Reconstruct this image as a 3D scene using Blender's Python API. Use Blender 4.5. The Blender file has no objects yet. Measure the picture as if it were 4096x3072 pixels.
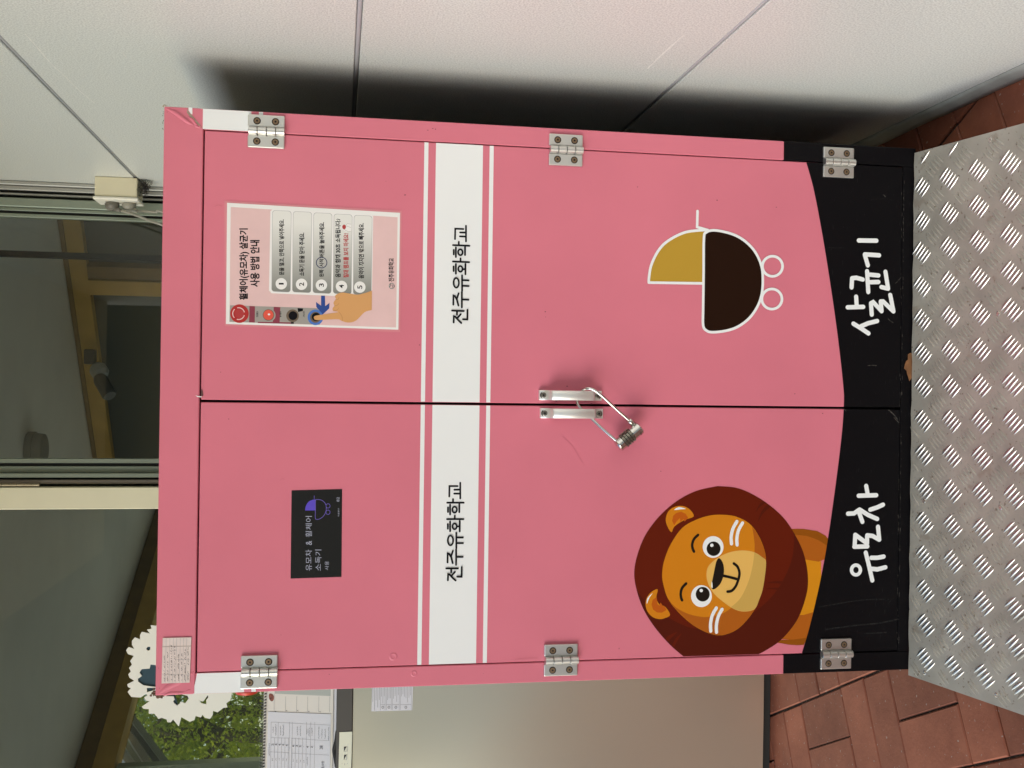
import bpy, bmesh, math, random
import numpy as np
from mathutils import Vector, Matrix
from mathutils.geometry import tessellate_polygon

random.seed(7)
S = bpy.context.scene
COL = S.collection
R = math.radians

# ------------------------------------------------------------------ camera
# solved pose: the phone was held sideways, so the picture's "right" is down
F_PX, PITCH, YAW, ROLL = 4131.53, 0.166158, -0.005099, 0.014189
CAM = Vector((0.02706, -1.8278, 1.20273))


def cam_axes():
    Rx = Matrix.Rotation(PITCH, 3, 'X')
    Ry = Matrix.Rotation(YAW, 3, 'Y')
    Rz = Matrix.Rotation(ROLL, 3, 'Z')
    B = Matrix(((1, 0, 0), (0, 0, -1), (0, 1, 0)))
    M = Rz @ Rx @ Ry @ B
    return Vector(M[0]), Vector(M[1]), Vector(M[2])


AU, AV, AW = cam_axes()
cd = bpy.data.cameras.new('camera')
cam = bpy.data.objects.new('camera', cd)
COL.objects.link(cam)
cd.sensor_fit = 'HORIZONTAL'
cd.sensor_width = 36.0
cd.lens = 36.0 * F_PX / 4096.0
cd.clip_start = 0.05
cd.clip_end = 800
mw = Matrix.Identity(4)
for i in range(3):
    mw[i][0], mw[i][1], mw[i][2], mw[i][3] = AV[i], AU[i], -AW[i], CAM[i]
cam.matrix_world = mw
S.camera = cam

# ------------------------------------------------------------------ light
SUN_EL, SUN_AZ = 20.0, 53.0          # low soft light from behind on the left
world = bpy.data.worlds.new('World')
S.world = world
world.use_nodes = True
wn = world.node_tree.nodes
sky = wn.new('ShaderNodeTexSky')
sky.sky_type = 'NISHITA'
sky.sun_disc = False
sky.sun_elevation = R(SUN_EL)
sky.sun_rotation = R(180 + SUN_AZ)
sky.air_density = 1.2
sky.dust_density = 0.4
wn['Background'].inputs['Strength'].default_value = 0.15
world.node_tree.links.new(sky.outputs[0], wn['Background'].inputs[0])

sl = bpy.data.lights.new('sun', 'SUN')
sl.energy = 1.35
sl.angle = R(38)
sl.color = (1.0, 0.985, 0.965)
sun = bpy.data.objects.new('sun', sl)
COL.objects.link(sun)
sd = Vector((math.sin(R(SUN_AZ)) * math.cos(R(SUN_EL)), math.cos(R(SUN_AZ)) * math.cos(R(SUN_EL)), -math.sin(R(SUN_EL))))
sun.rotation_euler = sd.to_track_quat('-Z', 'Y').to_euler()
sun.location = (-4, -5, 4)

vs = S.view_settings
vs.view_transform = 'Standard'
vs.look = 'None'
vs.gamma = 1.0
vs.exposure = 0.45
vs.use_curve_mapping = False
S.cycles.use_denoising = True
S.cycles.max_bounces = 10
S.cycles.transparent_max_bounces = 16
S.cycles.sample_clamp_indirect = 6.0


# ------------------------------------------------------------------ geometry helpers
def ray(px, py):
    u, v = (3072 - py - 1536) / F_PX, (px - 2048) / F_PX
    return AU * u + AV * v + AW


def onY(px, py, y=0.0):
    d = ray(px, py)
    return CAM + d * ((y - CAM.y) / d.y)


def onZ(px, py, z):
    d = ray(px, py)
    return CAM + d * ((z - CAM.z) / d.z)


def onX(px, py, x):
    d = ray(px, py)
    return CAM + d * ((x - CAM.x) / d.x)


def Z(ox, oy, s, y=0.0):
    """zoomed-view pixel -> point (x, z) on the plane at depth y"""
    def f(x, yy):
        p = onY(ox + x / s, oy + yy / s, y)
        return (p.x, p.z)
    return f


PW = {}


def par(o, parent):
    if parent is None:
        PW[o.name] = o.matrix_basis.copy()
        return o
    o.parent = parent
    o.matrix_parent_inverse = PW[parent.name].inverted()
    PW[o.name] = o.matrix_basis.copy()
    return o


def empty(name, loc, label=None, cat=None, group=None, parent=None):
    o = bpy.data.objects.new(name, None)
    o.empty_display_size = 0.05
    COL.objects.link(o)
    o.location = loc
    o.matrix_basis = Matrix.Translation(Vector(loc))
    par(o, parent)
    if label:
        tag(o, label, cat, group)
    return o


def tag(o, label=None, cat=None, group=None, kind=None):
    if label:
        o['label'] = label
    if cat:
        o['category'] = cat
    if group:
        o['group'] = group
    if kind:
        o['kind'] = kind
    return o


def link(name, me, mats, parent=None, basis=None):
    o = bpy.data.objects.new(name, me)
    COL.objects.link(o)
    if mats is not None and not me.materials:
        for m in (mats if isinstance(mats, (list, tuple)) else [mats]):
            me.materials.append(m)
    if basis is not None:
        o.matrix_basis = basis
    par(o, parent)
    return o


class MB:
    def __init__(s):
        s.v, s.f, s.m, s.sm = [], [], [], []

    def add(s, vs, fs, mi=0, sm=False):
        b = len(s.v)
        s.v += [tuple(v) for v in vs]
        s.f += [tuple(b + i for i in f) for f in fs]
        s.m += [mi] * len(fs)
        s.sm += [sm] * len(fs)
        return s

    def box(s, x0, x1, y0, y1, z0, z1, mi=0):
        v = [(x0, y0, z0), (x1, y0, z0), (x1, y1, z0), (x0, y1, z0), (x0, y0, z1), (x1, y0, z1), (x1, y1, z1), (x0, y1, z1)]
        return s.add(v, [(0, 3, 2, 1), (4, 5, 6, 7), (0, 1, 5, 4), (1, 2, 6, 5), (2, 3, 7, 6), (3, 0, 4, 7)], mi)

    def bar(s, a, b, w, h, up=(0, 0, 1), mi=0):
        a, b = Vector(a), Vector(b)
        d = (b - a).normalized()
        up = Vector(up)
        r = d.cross(up)
        if r.length < 1e-5:
            r = d.cross(Vector((1, 0, 0)))
        r.normalize()
        u = r.cross(d).normalized()
        v = []
        for p in (a, b):
            for sx, su in ((-1, -1), (1, -1), (1, 1), (-1, 1)):
                v.append(p + r * (sx * w / 2) + u * (su * h / 2))
        return s.add(v, [(3, 2, 1, 0), (4, 5, 6, 7), (0, 1, 5, 4), (1, 2, 6, 5), (2, 3, 7, 6), (3, 0, 4, 7)], mi)

    def tube(s, pts, r, n=10, caps=True, mi=0):
        pts = [Vector(p) for p in pts]
        rs = r if isinstance(r, (list, tuple)) else [r] * len(pts)
        rings = []
        t0 = (pts[1] - pts[0]).normalized()
        nrm = t0.orthogonal().normalized()
        for i, p in enumerate(pts):
            t = (pts[min(i + 1, len(pts) - 1)] - pts[max(i - 1, 0)]).normalized()
            nrm = (nrm - t * nrm.dot(t)).normalized()
            bn = t.cross(nrm)
            rings.append([p + nrm * (rs[i] * math.cos(2 * math.pi * k / n)) + bn * (rs[i] * math.sin(2 * math.pi * k / n)) for k in range(n)])
        v = [q for g in rings for q in g]
        f = []
        for i in range(len(pts) - 1):
            for k in range(n):
                f.append((i * n + k, i * n + (k + 1) % n, (i + 1) * n + (k + 1) % n, (i + 1) * n + k))
        s.add(v, f, mi, True)
        if caps:
            b = len(s.v) - len(v)
            s.f += [tuple(b + k for k in range(n - 1, -1, -1)), tuple(b + (len(pts) - 1) * n + k for k in range(n))]
            s.m += [mi, mi]
            s.sm += [False, False]
        return s

    def lathe(s, axis_o, axis_d, prof, n=20, mi=0):
        """prof: list of (distance along axis, radius)"""
        o, d = Vector(axis_o), Vector(axis_d).normalized()
        a = d.orthogonal().normalized()
        b = d.cross(a)
        def rg(t, r):
            return [o + d * t + a * (r * math.cos(2 * math.pi * k / n)) + b * (r * math.sin(2 * math.pi * k / n)) for k in range(n)]
        for (t0, r0), (t1, r1) in zip(prof[:-1], prof[1:]):
            s.add(rg(t0, r0) + rg(t1, r1), [(k, (k + 1) % n, n + (k + 1) % n, n + k) for k in range(n)], mi, True)
        s.add(rg(*prof[0]), [tuple(range(n - 1, -1, -1))], mi)
        s.add(rg(*prof[-1]), [tuple(range(n))], mi)
        return s

    def flat(s, loops, y, mi=0, thick=0.0):
        """loops of (x, z): first the outline, then holes; a sheet facing -y"""
        ls = []
        for lp in loops:
            out = []
            for q in lp:
                if not out or (abs(out[-1][0] - q[0]) + abs(out[-1][1] - q[1])) > 1e-6:
                    out.append(q)
            ls.append(out)
        tri = tessellate_polygon([[Vector((x, z, 0)) for x, z in lp] for lp in ls])
        allp = [q for lp in ls for q in lp]
        vv = [(x, y, z) for x, z in allp]
        ff = []
        for t in tri:
            a, b, c = [allp[i] for i in t]
            area = (b[0] - a[0]) * (c[1] - a[1]) - (c[0] - a[0]) * (b[1] - a[1])
            ff.append(tuple(t) if area > 0 else (t[0], t[2], t[1]))
        if thick:
            n = len(vv)
            vv += [(x, y + thick, z) for x, z in allp]
            ff += [(c + n, b + n, a + n) for a, b, c in ff]
            b = 0
            for lp in ls:
                m = len(lp)
                for k in range(m):
                    ff.append((b + k, b + (k + 1) % m, n + b + (k + 1) % m, n + b + k))
                b += m
        return s.add(vv, ff, mi)

    def build(s, name, mats, parent=None, basis=None, bevel=0.0, seg=1, smooth=None):
        me = bpy.data.meshes.new(name)
        me.from_pydata(s.v, [], s.f)
        me.polygons.foreach_set('material_index', s.m)
        me.polygons.foreach_set('use_smooth', s.sm)
        if bevel:
            bm = bmesh.new()
            bm.from_mesh(me)
            bmesh.ops.recalc_face_normals(bm, faces=bm.faces)
            es = [e for e in bm.edges if len(e.link_faces) == 2 and e.calc_face_angle(0) > 0.6]
            bmesh.ops.bevel(bm, geom=es, offset=bevel, segments=seg, profile=0.5, affect='EDGES', clamp_overlap=True)
            bm.to_mesh(me)
            bm.free()
        me.update()
        return link(name, me, mats, parent, basis)


def catmull(pts, n=6, closed=True):
    out = []
    m = len(pts)
    rng = range(m) if closed else range(m - 1)
    for i in rng:
        if closed:
            p0, p1, p2, p3 = pts[(i - 1) % m], pts[i], pts[(i + 1) % m], pts[(i + 2) % m]
        else:
            p0, p1, p2, p3 = pts[max(i - 1, 0)], pts[i], pts[i + 1], pts[min(i + 2, m - 1)]
        for k in range(n):
            t = k / n
            out.append(tuple(0.5 * (2 * p1[j] + (p2[j] - p0[j]) * t + (2 * p0[j] - 5 * p1[j] + 4 * p2[j] - p3[j]) * t * t + (3 * p1[j] - p0[j] - 3 * p2[j] + p3[j]) * t ** 3) for j in range(len(p1))))
    if not closed:
        out.append(tuple(pts[-1]))
    return out


def circle(cx, cy, rx, ry=None, n=32, a0=0.0):
    ry = rx if ry is None else ry
    return [(cx + rx * math.cos(a0 + 2 * math.pi * k / n), cy + ry * math.sin(a0 + 2 * math.pi * k / n)) for k in range(n)]


def stroke_outline(pts, w, cap=6):
    """outline of a round-ended pen stroke through 2-D points"""
    P = [Vector(p) for p in pts]
    h = w / 2
    n = len(P)
    L, Rr = [], []
    for i in range(n):
        if i == 0:
            d = (P[1] - P[0]).normalized()
            nn = Vector((-d.y, d.x)); sc = 1
        elif i == n - 1:
            d = (P[-1] - P[-2]).normalized()
            nn = Vector((-d.y, d.x)); sc = 1
        else:
            d0, d1 = (P[i] - P[i - 1]).normalized(), (P[i + 1] - P[i]).normalized()
            n0, n1 = Vector((-d0.y, d0.x)), Vector((-d1.y, d1.x))
            nn = n0 + n1
            if nn.length < 1e-4:
                nn = n0.copy()
            nn.normalize()
            sc = min(1.6, 1 / max(0.3, nn.dot(n0)))
        L.append(P[i] + nn * h * sc)
        Rr.append(P[i] - nn * h * sc)
    out = [tuple(q) for q in L]
    d = (P[-1] - P[-2]).normalized()
    a = math.atan2(d.y, d.x)
    out += [(P[-1].x + h * math.cos(a + math.pi / 2 - math.pi * k / cap), P[-1].y + h * math.sin(a + math.pi / 2 - math.pi * k / cap)) for k in range(1, cap)]
    out += [tuple(q) for q in reversed(Rr)]
    d = (P[0] - P[1]).normalized()
    a = math.atan2(d.y, d.x)
    out += [(P[0].x + h * math.cos(a + math.pi / 2 - math.pi * k / cap), P[0].y + h * math.sin(a + math.pi / 2 - math.pi * k / cap)) for k in range(1, cap)]
    return out


EPS = 0.00004


def strokes(mb, lines, fn, w, y, mi=0, curve=False):
    """pen strokes given in zoomed-view pixels; w in metres; every stroke a hair in front of the last"""
    for i, l in enumerate(lines):
        pts = [fn(*q) for q in l]
        if curve and len(pts) > 2:
            pts = catmull(pts, 4, False)
        mb.flat([stroke_outline(pts, w)], y - EPS * i, mi)


def ring(mb, fn, cx, cy, rx, ry, w, y, mi=0, n=32):
    """flat ring, centre and radii in zoomed-view pixels, w the line width in those pixels"""
    mb.flat([[fn(*q) for q in circle(cx, cy, rx + w / 2, ry + w / 2, n)], [fn(*q) for q in circle(cx, cy, rx - w / 2, ry - w / 2, n)]], y, mi)


def text_mesh(body, bold=0.0):
    c = bpy.data.curves.new('t', 'FONT')
    c.body = body
    c.offset = bold
    c.resolution_u = 3
    o = bpy.data.objects.new('t', c)
    COL.objects.link(o)
    dg = bpy.context.evaluated_depsgraph_get()
    me = bpy.data.meshes.new_from_object(o.evaluated_get(dg))
    vs = [(v.co.x, v.co.y) for v in me.vertices]
    fs = [tuple(p.vertices) for p in me.polygons]
    bpy.data.objects.remove(o)
    bpy.data.curves.remove(c)
    bpy.data.meshes.remove(me)
    return vs, fs


def put_text(mb, body, fn, rect, y, mi=0, bold=0.0):
    """rect = (x0, x1, y0, y1) in zoomed-view pixels; the reading direction runs up the picture"""
    vs, fs = text_mesh(body, bold)
    if not vs:
        return
    x0, x1, y0, y1 = rect
    ax, bx = min(v[0] for v in vs), max(v[0] for v in vs)
    ay, by = min(v[1] for v in vs), max(v[1] for v in vs)
    out = []
    for X, Yv in vs:
        s = (X - ax) / (bx - ax)
        t = (Yv - ay) / max(by - ay, 1e-6)
        q = fn(x1 + (x0 - x1) * t, y1 + (y0 - y1) * s)
        out.append((q[0], y, q[1]))
    mb.add(out, fs, mi)


# ------------------------------------------------------------------ materials
def srgb(r, g, b):
    f = lambda c: (c / 255 / 12.92) if c / 255 <= 0.04045 else ((c / 255 + 0.055) / 1.055) ** 2.4
    return (f(r), f(g), f(b), 1.0)


def mat(name, col, rough=0.5, metal=0.0, spec=0.5, bump=None, var=None, emit=None, coat=0.0):
    """bump=(scale, strength, distance); var=(scale, amount) mottles the colour"""
    m = bpy.data.materials.new(name)
    m.use_nodes = True
    nt = m.node_tree
    b = nt.nodes['Principled BSDF']
    col = tuple(col) if len(col) == 4 else tuple(col) + (1.0,)
    b.inputs['Base Color'].default_value = col
    b.inputs['Roughness'].default_value = rough
    b.inputs['Metallic'].default_value = metal
    b.inputs['Specular IOR Level'].default_value = spec
    b.inputs['Coat Weight'].default_value = coat
    tc = nt.nodes.new('ShaderNodeTexCoord')
    if var:
        n = nt.nodes.new('ShaderNodeTexNoise')
        n.inputs['Scale'].default_value = var[0]
        n.inputs['Detail'].default_value = 6
        nt.links.new(tc.outputs['Object'], n.inputs['Vector'])
        r = nt.nodes.new('ShaderNodeMapRange')
        r.inputs[1].default_value = 0.3
        r.inputs[2].default_value = 0.7
        r.inputs[3].default_value = 1 - var[1]
        r.inputs[4].default_value = 1 + var[1]
        nt.links.new(n.outputs[0], r.inputs[0])
        mx = nt.nodes.new('ShaderNodeMix')
        mx.data_type = 'RGBA'
        mx.blend_type = 'MULTIPLY'
        mx.inputs[0].default_value = 1.0
        mx.inputs[6].default_value = col
        nt.links.new(r.outputs[0], mx.inputs[7])
        nt.links.new(mx.outputs[2], b.inputs['Base Color'])
    if bump:
        n = nt.nodes.new('ShaderNodeTexNoise')
        n.inputs['Scale'].default_value = bump[0]
        n.inputs['Detail'].default_value = 4
        nt.links.new(tc.outputs['Object'], n.inputs['Vector'])
        bp = nt.nodes.new('ShaderNodeBump')
        bp.inputs['Strength'].default_value = bump[1]
        bp.inputs['Distance'].default_value = bump[2]
        nt.links.new(n.outputs[0], bp.inputs['Height'])
        nt.links.new(bp.outputs[0], b.inputs['Normal'])
    if emit:
        b.inputs['Emission Color'].default_value = emit[0]
        b.inputs['Emission Strength'].default_value = emit[1]
    return m


M = {}
M['pink'] = mat('pink_vinyl', (0.65, 0.180, 0.240), 0.40, spec=0.28, bump=(260, 0.14, 0.0006), var=(4, 0.045))
M['white'] = mat('white_vinyl', (0.80, 0.82, 0.82), 0.5, spec=0.2, bump=(260, 0.10, 0.0006))
M['black'] = mat('black_vinyl', (0.0035, 0.003, 0.004), 0.45, spec=0.12, bump=(200, 0.15, 0.0006))
M['ink'] = mat('black_print', (0.006, 0.006, 0.008), 0.55, spec=0.1)
M['gap'] = mat('dark_interior', (0.006, 0.004, 0.005), 0.9)
M['alu'] = mat('satin_aluminium', (0.66, 0.66, 0.63), 0.36, metal=0.9, bump=(900, 0.08, 0.0003))
M['alu_bright'] = mat('bright_aluminium', (0.80, 0.80, 0.77), 0.42, metal=0.75, bump=(700, 0.05, 0.0003))
M['chrome'] = mat('worn_chrome', (0.62, 0.60, 0.56), 0.16, metal=1.0, bump=(500, 0.06, 0.0003))
M['dial'] = mat('dark_nickel', (0.24, 0.22, 0.18), 0.28, metal=0.9)
M['rust'] = mat('rusty_screw', (0.22, 0.15, 0.09), 0.55, metal=0.7, var=(900, 0.45))
M['socket'] = mat('screw_socket', (0.02, 0.015, 0.01), 0.7, metal=0.3)
M['rubber'] = mat('black_rubber', (0.012, 0.012, 0.012), 0.7)


def speck_nodes(m, scale, thresh, col, amount=1.0, squash=None):
    """small dark or light specks on a material's own colour (dirt with a shape of its own)"""
    nt = m.node_tree
    b = nt.nodes['Principled BSDF']
    src = b.inputs['Base Color'].links[0].from_socket if b.inputs['Base Color'].links else None
    base = tuple(b.inputs['Base Color'].default_value)
    tc = nt.nodes.new('ShaderNodeTexCoord')
    mp = nt.nodes.new('ShaderNodeMapping')
    if squash:
        mp.inputs['Scale'].default_value = squash[0]
        mp.inputs['Rotation'].default_value = squash[1]
    nt.links.new(tc.outputs['Object'], mp.inputs[0])
    n = nt.nodes.new('ShaderNodeTexNoise')
    n.inputs['Scale'].default_value = scale
    n.inputs['Detail'].default_value = 3
    nt.links.new(mp.outputs[0], n.inputs['Vector'])
    cr = nt.nodes.new('ShaderNodeMapRange')
    cr.inputs[1].default_value = thresh
    cr.inputs[2].default_value = thresh + 0.05
    cr.inputs[3].default_value = 0
    cr.inputs[4].default_value = amount
    nt.links.new(n.outputs[0], cr.inputs[0])
    mx = nt.nodes.new('ShaderNodeMix')
    mx.data_type = 'RGBA'
    nt.links.new(cr.outputs[0], mx.inputs[0])
    if src:
        nt.links.new(src, mx.inputs[6])
    else:
        mx.inputs[6].default_value = base
    mx.inputs[7].default_value = tuple(col) + (1.0,)
    nt.links.new(mx.outputs[2], b.inputs['Base Color'])
    return m


speck_nodes(M['black'], 60, 0.66, (0.03, 0.029, 0.03), 0.5, ((1, 1, 9), (0, 0.2, 0)))
speck_nodes(M['pink'], 130, 0.755, (0.20, 0.05, 0.05), 0.7)


def door_material():
    m = mat('door_vinyl', (0.65, 0.180, 0.240), 0.40, spec=0.28, bump=(260, 0.14, 0.0006), var=(4, 0.045))
    speck_nodes(m, 130, 0.755, (0.20, 0.05, 0.05), 0.7)
    nt = m.node_tree
    b = nt.nodes['Principled BSDF']
    src = b.inputs['Base Color'].links[0].from_socket
    tc = nt.nodes.new('ShaderNodeTexCoord')
    sx = nt.nodes.new('ShaderNodeSeparateXYZ')
    nt.links.new(tc.outputs['Object'], sx.inputs[0])
    lt = nt.nodes.new('ShaderNodeMath')
    lt.operation = 'LESS_THAN'
    lt.inputs[1].default_value = 0.2575
    nt.links.new(sx.outputs[2], lt.inputs[0])
    mx = nt.nodes.new('ShaderNodeMix')
    mx.data_type = 'RGBA'
    mx.inputs[7].default_value = (0.0035, 0.003, 0.004, 1)
    nt.links.new(lt.outputs[0], mx.inputs[0])
    nt.links.new(src, mx.inputs[6])
    nt.links.new(mx.outputs[2], b.inputs['Base Color'])
    return m


M['door'] = door_material()
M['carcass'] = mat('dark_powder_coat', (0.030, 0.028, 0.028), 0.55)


def brick_material():
    m = bpy.data.materials.new('clay_paver')
    m.use_nodes = True
    nt = m.node_tree
    b = nt.nodes['Principled BSDF']
    b.inputs['Roughness'].default_value = 0.62
    tc = nt.nodes.new('ShaderNodeTexCoord')
    oi = nt.nodes.new('ShaderNodeObjectInfo')
    ad = nt.nodes.new('ShaderNodeVectorMath')
    nt.links.new(tc.outputs['Object'], ad.inputs[0])
    sc = nt.nodes.new('ShaderNodeVectorMath')
    sc.operation = 'SCALE'
    sc.inputs['Scale'].default_value = 37.0
    cb = nt.nodes.new('ShaderNodeCombineXYZ')
    nt.links.new(oi.outputs['Random'], cb.inputs[0])
    nt.links.new(oi.outputs['Random'], cb.inputs[1])
    nt.links.new(cb.outputs[0], sc.inputs[0])
    nt.links.new(sc.outputs[0], ad.inputs[1])
    n1 = nt.nodes.new('ShaderNodeTexNoise')
    n1.inputs['Scale'].default_value = 7
    n1.inputs['Detail'].default_value = 10
    n1.inputs['Roughness'].default_value = 0.72
    nt.links.new(ad.outputs[0], n1.inputs['Vector'])
    cr = nt.nodes.new('ShaderNodeValToRGB')
    cr.color_ramp.elements[0].position = 0.32
    cr.color_ramp.elements[0].color = (0.24, 0.070, 0.036, 1)
    cr.color_ramp.elements[1].position = 0.68
    cr.color_ramp.elements[1].color = (0.40, 0.132, 0.072, 1)
    nt.links.new(n1.outputs[0], cr.inputs[0])
    hv = nt.nodes.new('ShaderNodeHueSaturation')
    mr = nt.nodes.new('ShaderNodeMapRange')
    mr.inputs[3].default_value = 0.78
    mr.inputs[4].default_value = 1.18
    nt.links.new(oi.outputs['Random'], mr.inputs[0])
    nt.links.new(mr.outputs[0], hv.inputs['Value'])
    nt.links.new(cr.outputs[0], hv.inputs['Color'])
    # pale droppings and grit
    n2 = nt.nodes.new('ShaderNodeTexNoise')
    n2.inputs['Scale'].default_value = 110
    n2.inputs['Detail'].default_value = 2
    nt.links.new(ad.outputs[0], n2.inputs['Vector'])
    m2 = nt.nodes.new('ShaderNodeMapRange')
    m2.inputs[1].default_value = 0.685
    m2.inputs[2].default_value = 0.72
    m2.inputs[4].default_value = 0.8
    nt.links.new(n2.outputs[0], m2.inputs[0])
    mx = nt.nodes.new('ShaderNodeMix')
    mx.data_type = 'RGBA'
    mx.inputs[7].default_value = (0.45, 0.38, 0.33, 1)
    nt.links.new(m2.outputs[0], mx.inputs[0])
    nt.links.new(hv.outputs[0], mx.inputs[6])
    nt.links.new(mx.outputs[2], b.inputs['Base Color'])
    bp = nt.nodes.new('ShaderNodeBump')
    bp.inputs['Strength'].default_value = 0.35
    bp.inputs['Distance'].default_value = 0.002
    n3 = nt.nodes.new('ShaderNodeTexNoise')
    n3.inputs['Scale'].default_value = 130
    n3.inputs['Detail'].default_value = 8
    nt.links.new(ad.outputs[0], n3.inputs['Vector'])
    nt.links.new(n3.outputs[0], bp.inputs['Height'])
    nt.links.new(bp.outputs[0], b.inputs['Normal'])
    return m


def panel_material():
    m = bpy.data.materials.new('pearl_panel')
    m.use_nodes = True
    nt = m.node_tree
    b = nt.nodes['Principled BSDF']
    b.inputs['Metallic'].default_value = 0.2
    tc = nt.nodes.new('ShaderNodeTexCoord')
    n = nt.nodes.new('ShaderNodeTexNoise')
    n.inputs['Scale'].default_value = 330
    n.inputs['Detail'].default_value = 3
    nt.links.new(tc.outputs['Object'], n.inputs['Vector'])
    cr = nt.nodes.new('ShaderNodeValToRGB')
    cr.color_ramp.elements[0].position = 0.38
    cr.color_ramp.elements[0].color = (0.615, 0.635, 0.605, 1)
    cr.color_ramp.elements[1].position = 0.62
    cr.color_ramp.elements[1].color = (0.82, 0.845, 0.805, 1)
    nt.links.new(n.outputs[0], cr.inputs[0])
    # a few pale scuffs
    mp = nt.nodes.new('ShaderNodeMapping')
    mp.inputs['Rotation'].default_value = (R(38), 0, 0)
    mp.inputs['Scale'].default_value = (1, 1.2, 26)
    nt.links.new(tc.outputs['Object'], mp.inputs[0])
    n2 = nt.nodes.new('ShaderNodeTexNoise')
    n2.inputs['Scale'].default_value = 5.0
    n2.inputs['Detail'].default_value = 4
    nt.links.new(mp.outputs[0], n2.inputs['Vector'])
    m2 = nt.nodes.new('ShaderNodeMapRange')
    m2.inputs[1].default_value = 0.715
    m2.inputs[2].default_value = 0.76
    m2.inputs[4].default_value = 0.55
    nt.links.new(n2.outputs[0], m2.inputs[0])
    mx = nt.nodes.new('ShaderNodeMix')
    mx.data_type = 'RGBA'
    mx.inputs[7].default_value = (0.85, 0.82, 0.76, 1)
    nt.links.new(m2.outputs[0], mx.inputs[0])
    nt.links.new(cr.outputs[0], mx.inputs[6])
    nt.links.new(mx.outputs[2], b.inputs['Base Color'])
    b.inputs['Roughness'].default_value = 0.42
    bp = nt.nodes.new('ShaderNodeBump')
    bp.inputs['Strength'].default_value = 0.45
    bp.inputs['Distance'].default_value = 0.0008
    nt.links.new(n.outputs[0], bp.inputs['Height'])
    nt.links.new(bp.outputs[0], b.inputs['Normal'])
    return m


def glass_material(name, tint, refl=1.0):
    m = bpy.data.materials.new(name)
    m.use_nodes = True
    nt = m.node_tree
    nt.nodes.clear()
    out = nt.nodes.new('ShaderNodeOutputMaterial')
    tr = nt.nodes.new('ShaderNodeBsdfTransparent')
    tr.inputs[0].default_value = tuple(tint) + (1,)
    gl = nt.nodes.new('ShaderNodeBsdfGlossy')
    gl.inputs['Roughness'].default_value = 0.01
    fr = nt.nodes.new('ShaderNodeFresnel')
    fr.inputs[0].default_value = 1.5
    mul = nt.nodes.new('ShaderNodeMath')
    mul.operation = 'MULTIPLY'
    mul.inputs[1].default_value = 0.8 * refl
    nt.links.new(fr.outputs[0], mul.inputs[0])
    mx = nt.nodes.new('ShaderNodeMixShader')
    nt.links.new(mul.outputs[0], mx.inputs[0])
    nt.links.new(tr.outputs[0], mx.inputs[1])
    nt.links.new(gl.outputs[0], mx.inputs[2])
    nt.links.new(mx.outputs[0], out.inputs[0])
    return m


M['brick'] = brick_material()
M['panel'] = panel_material()
M['glass'] = glass_material('tinted_glass', (0.95, 0.955, 0.91))
M['gasket'] = mat('grey_gasket', (0.50, 0.50, 0.52), 0.6)
M['mould'] = mat('grey_moulding', (0.36, 0.37, 0.34), 0.5, var=(20, 0.15), bump=(80, 0.2, 0.001))
M['sand'] = mat('joint_sand', (0.05, 0.036, 0.027), 0.95, var=(90, 0.5), bump=(250, 0.8, 0.003))
speck_nodes(M['sand'], 220, 0.64, (0.32, 0.26, 0.2), 0.9)
M['ground'] = mat('pale_paving', (0.72, 0.69, 0.60), 0.85, var=(1.5, 0.15))
M['soffit'] = mat('cream_soffit', (0.82, 0.70, 0.42), 0.7)
M['ceil'] = mat('grey_ceiling', (0.78, 0.74, 0.65), 0.8, var=(2.5, 0.05))
M['inwall'] = mat('dim_wall', (0.45, 0.45, 0.40), 0.8)
M['ochre'] = mat('ochre_wood', (0.46, 0.28, 0.06), 0.55, var=(9, 0.12))
M['brown'] = mat('brown_wood', (0.20, 0.12, 0.035), 0.6, var=(9, 0.12))
M['cream'] = mat('cream_paint', (0.66, 0.62, 0.44), 0.5, var=(6, 0.04))
M['frame'] = mat('grey_frame', (0.40, 0.40, 0.37), 0.38, metal=0.5)
M['frame_green'] = mat('green_grey_frame', (0.26, 0.30, 0.24), 0.35, metal=0.4)
M['dark'] = mat('black_seal', (0.01, 0.01, 0.01), 0.7)
M['steel'] = mat('brushed_steel', (0.80, 0.76, 0.62), 0.28, metal=0.9, bump=(40, 0.03, 0.002))
M['charcoal'] = mat('charcoal_trim', (0.075, 0.07, 0.06), 0.5)
M['ivory'] = mat('ivory_plastic', (0.68, 0.63, 0.45), 0.45)
M['paper'] = mat('white_paper', (0.80, 0.79, 0.77), 0.7)
M['cool_paper'] = mat('cool_paper', (0.72, 0.73, 0.77), 0.7)
M['cream_paper'] = mat('cream_paper', (0.78, 0.75, 0.68), 0.7)
M['grid'] = mat('grey_rule', (0.33, 0.33, 0.34), 0.7)
M['plug'] = mat('grey_plug', (0.15, 0.14, 0.115), 0.5)
M['cable'] = mat('grey_cable', (0.30, 0.29, 0.24), 0.5)
M['red'] = mat('red_plastic', (0.55, 0.045, 0.02), 0.35)
M['board'] = mat('white_board', (0.82, 0.80, 0.70), 0.6)
M['leafdry'] = mat('dry_leaf', (0.20, 0.085, 0.03), 0.7, var=(60, 0.3))


def ramp_material(name, polish):
    m = mat(name, (0.42, 0.40, 0.345) if not polish else (0.80, 0.77, 0.71), 0.42 if not polish else 0.34, metal=0.3, bump=(220, 0.15, 0.0007), var=(16, 0.16))
    if not polish:
        speck_nodes(m, 150, 0.645, (0.16, 0.12, 0.085), 0.75)
        speck_nodes(m, 30, 0.66, (0.30, 0.245, 0.19), 0.5)
    else:
        m.node_tree.nodes['Principled BSDF'].inputs['Metallic'].default_value = 1.0
    return m


M['tread'] = ramp_material('worn_tread_plate', False)
M['treadbar'] = ramp_material('polished_lit_tread', True)  # polished metal, lightened for the bar direction that catches the light

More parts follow.
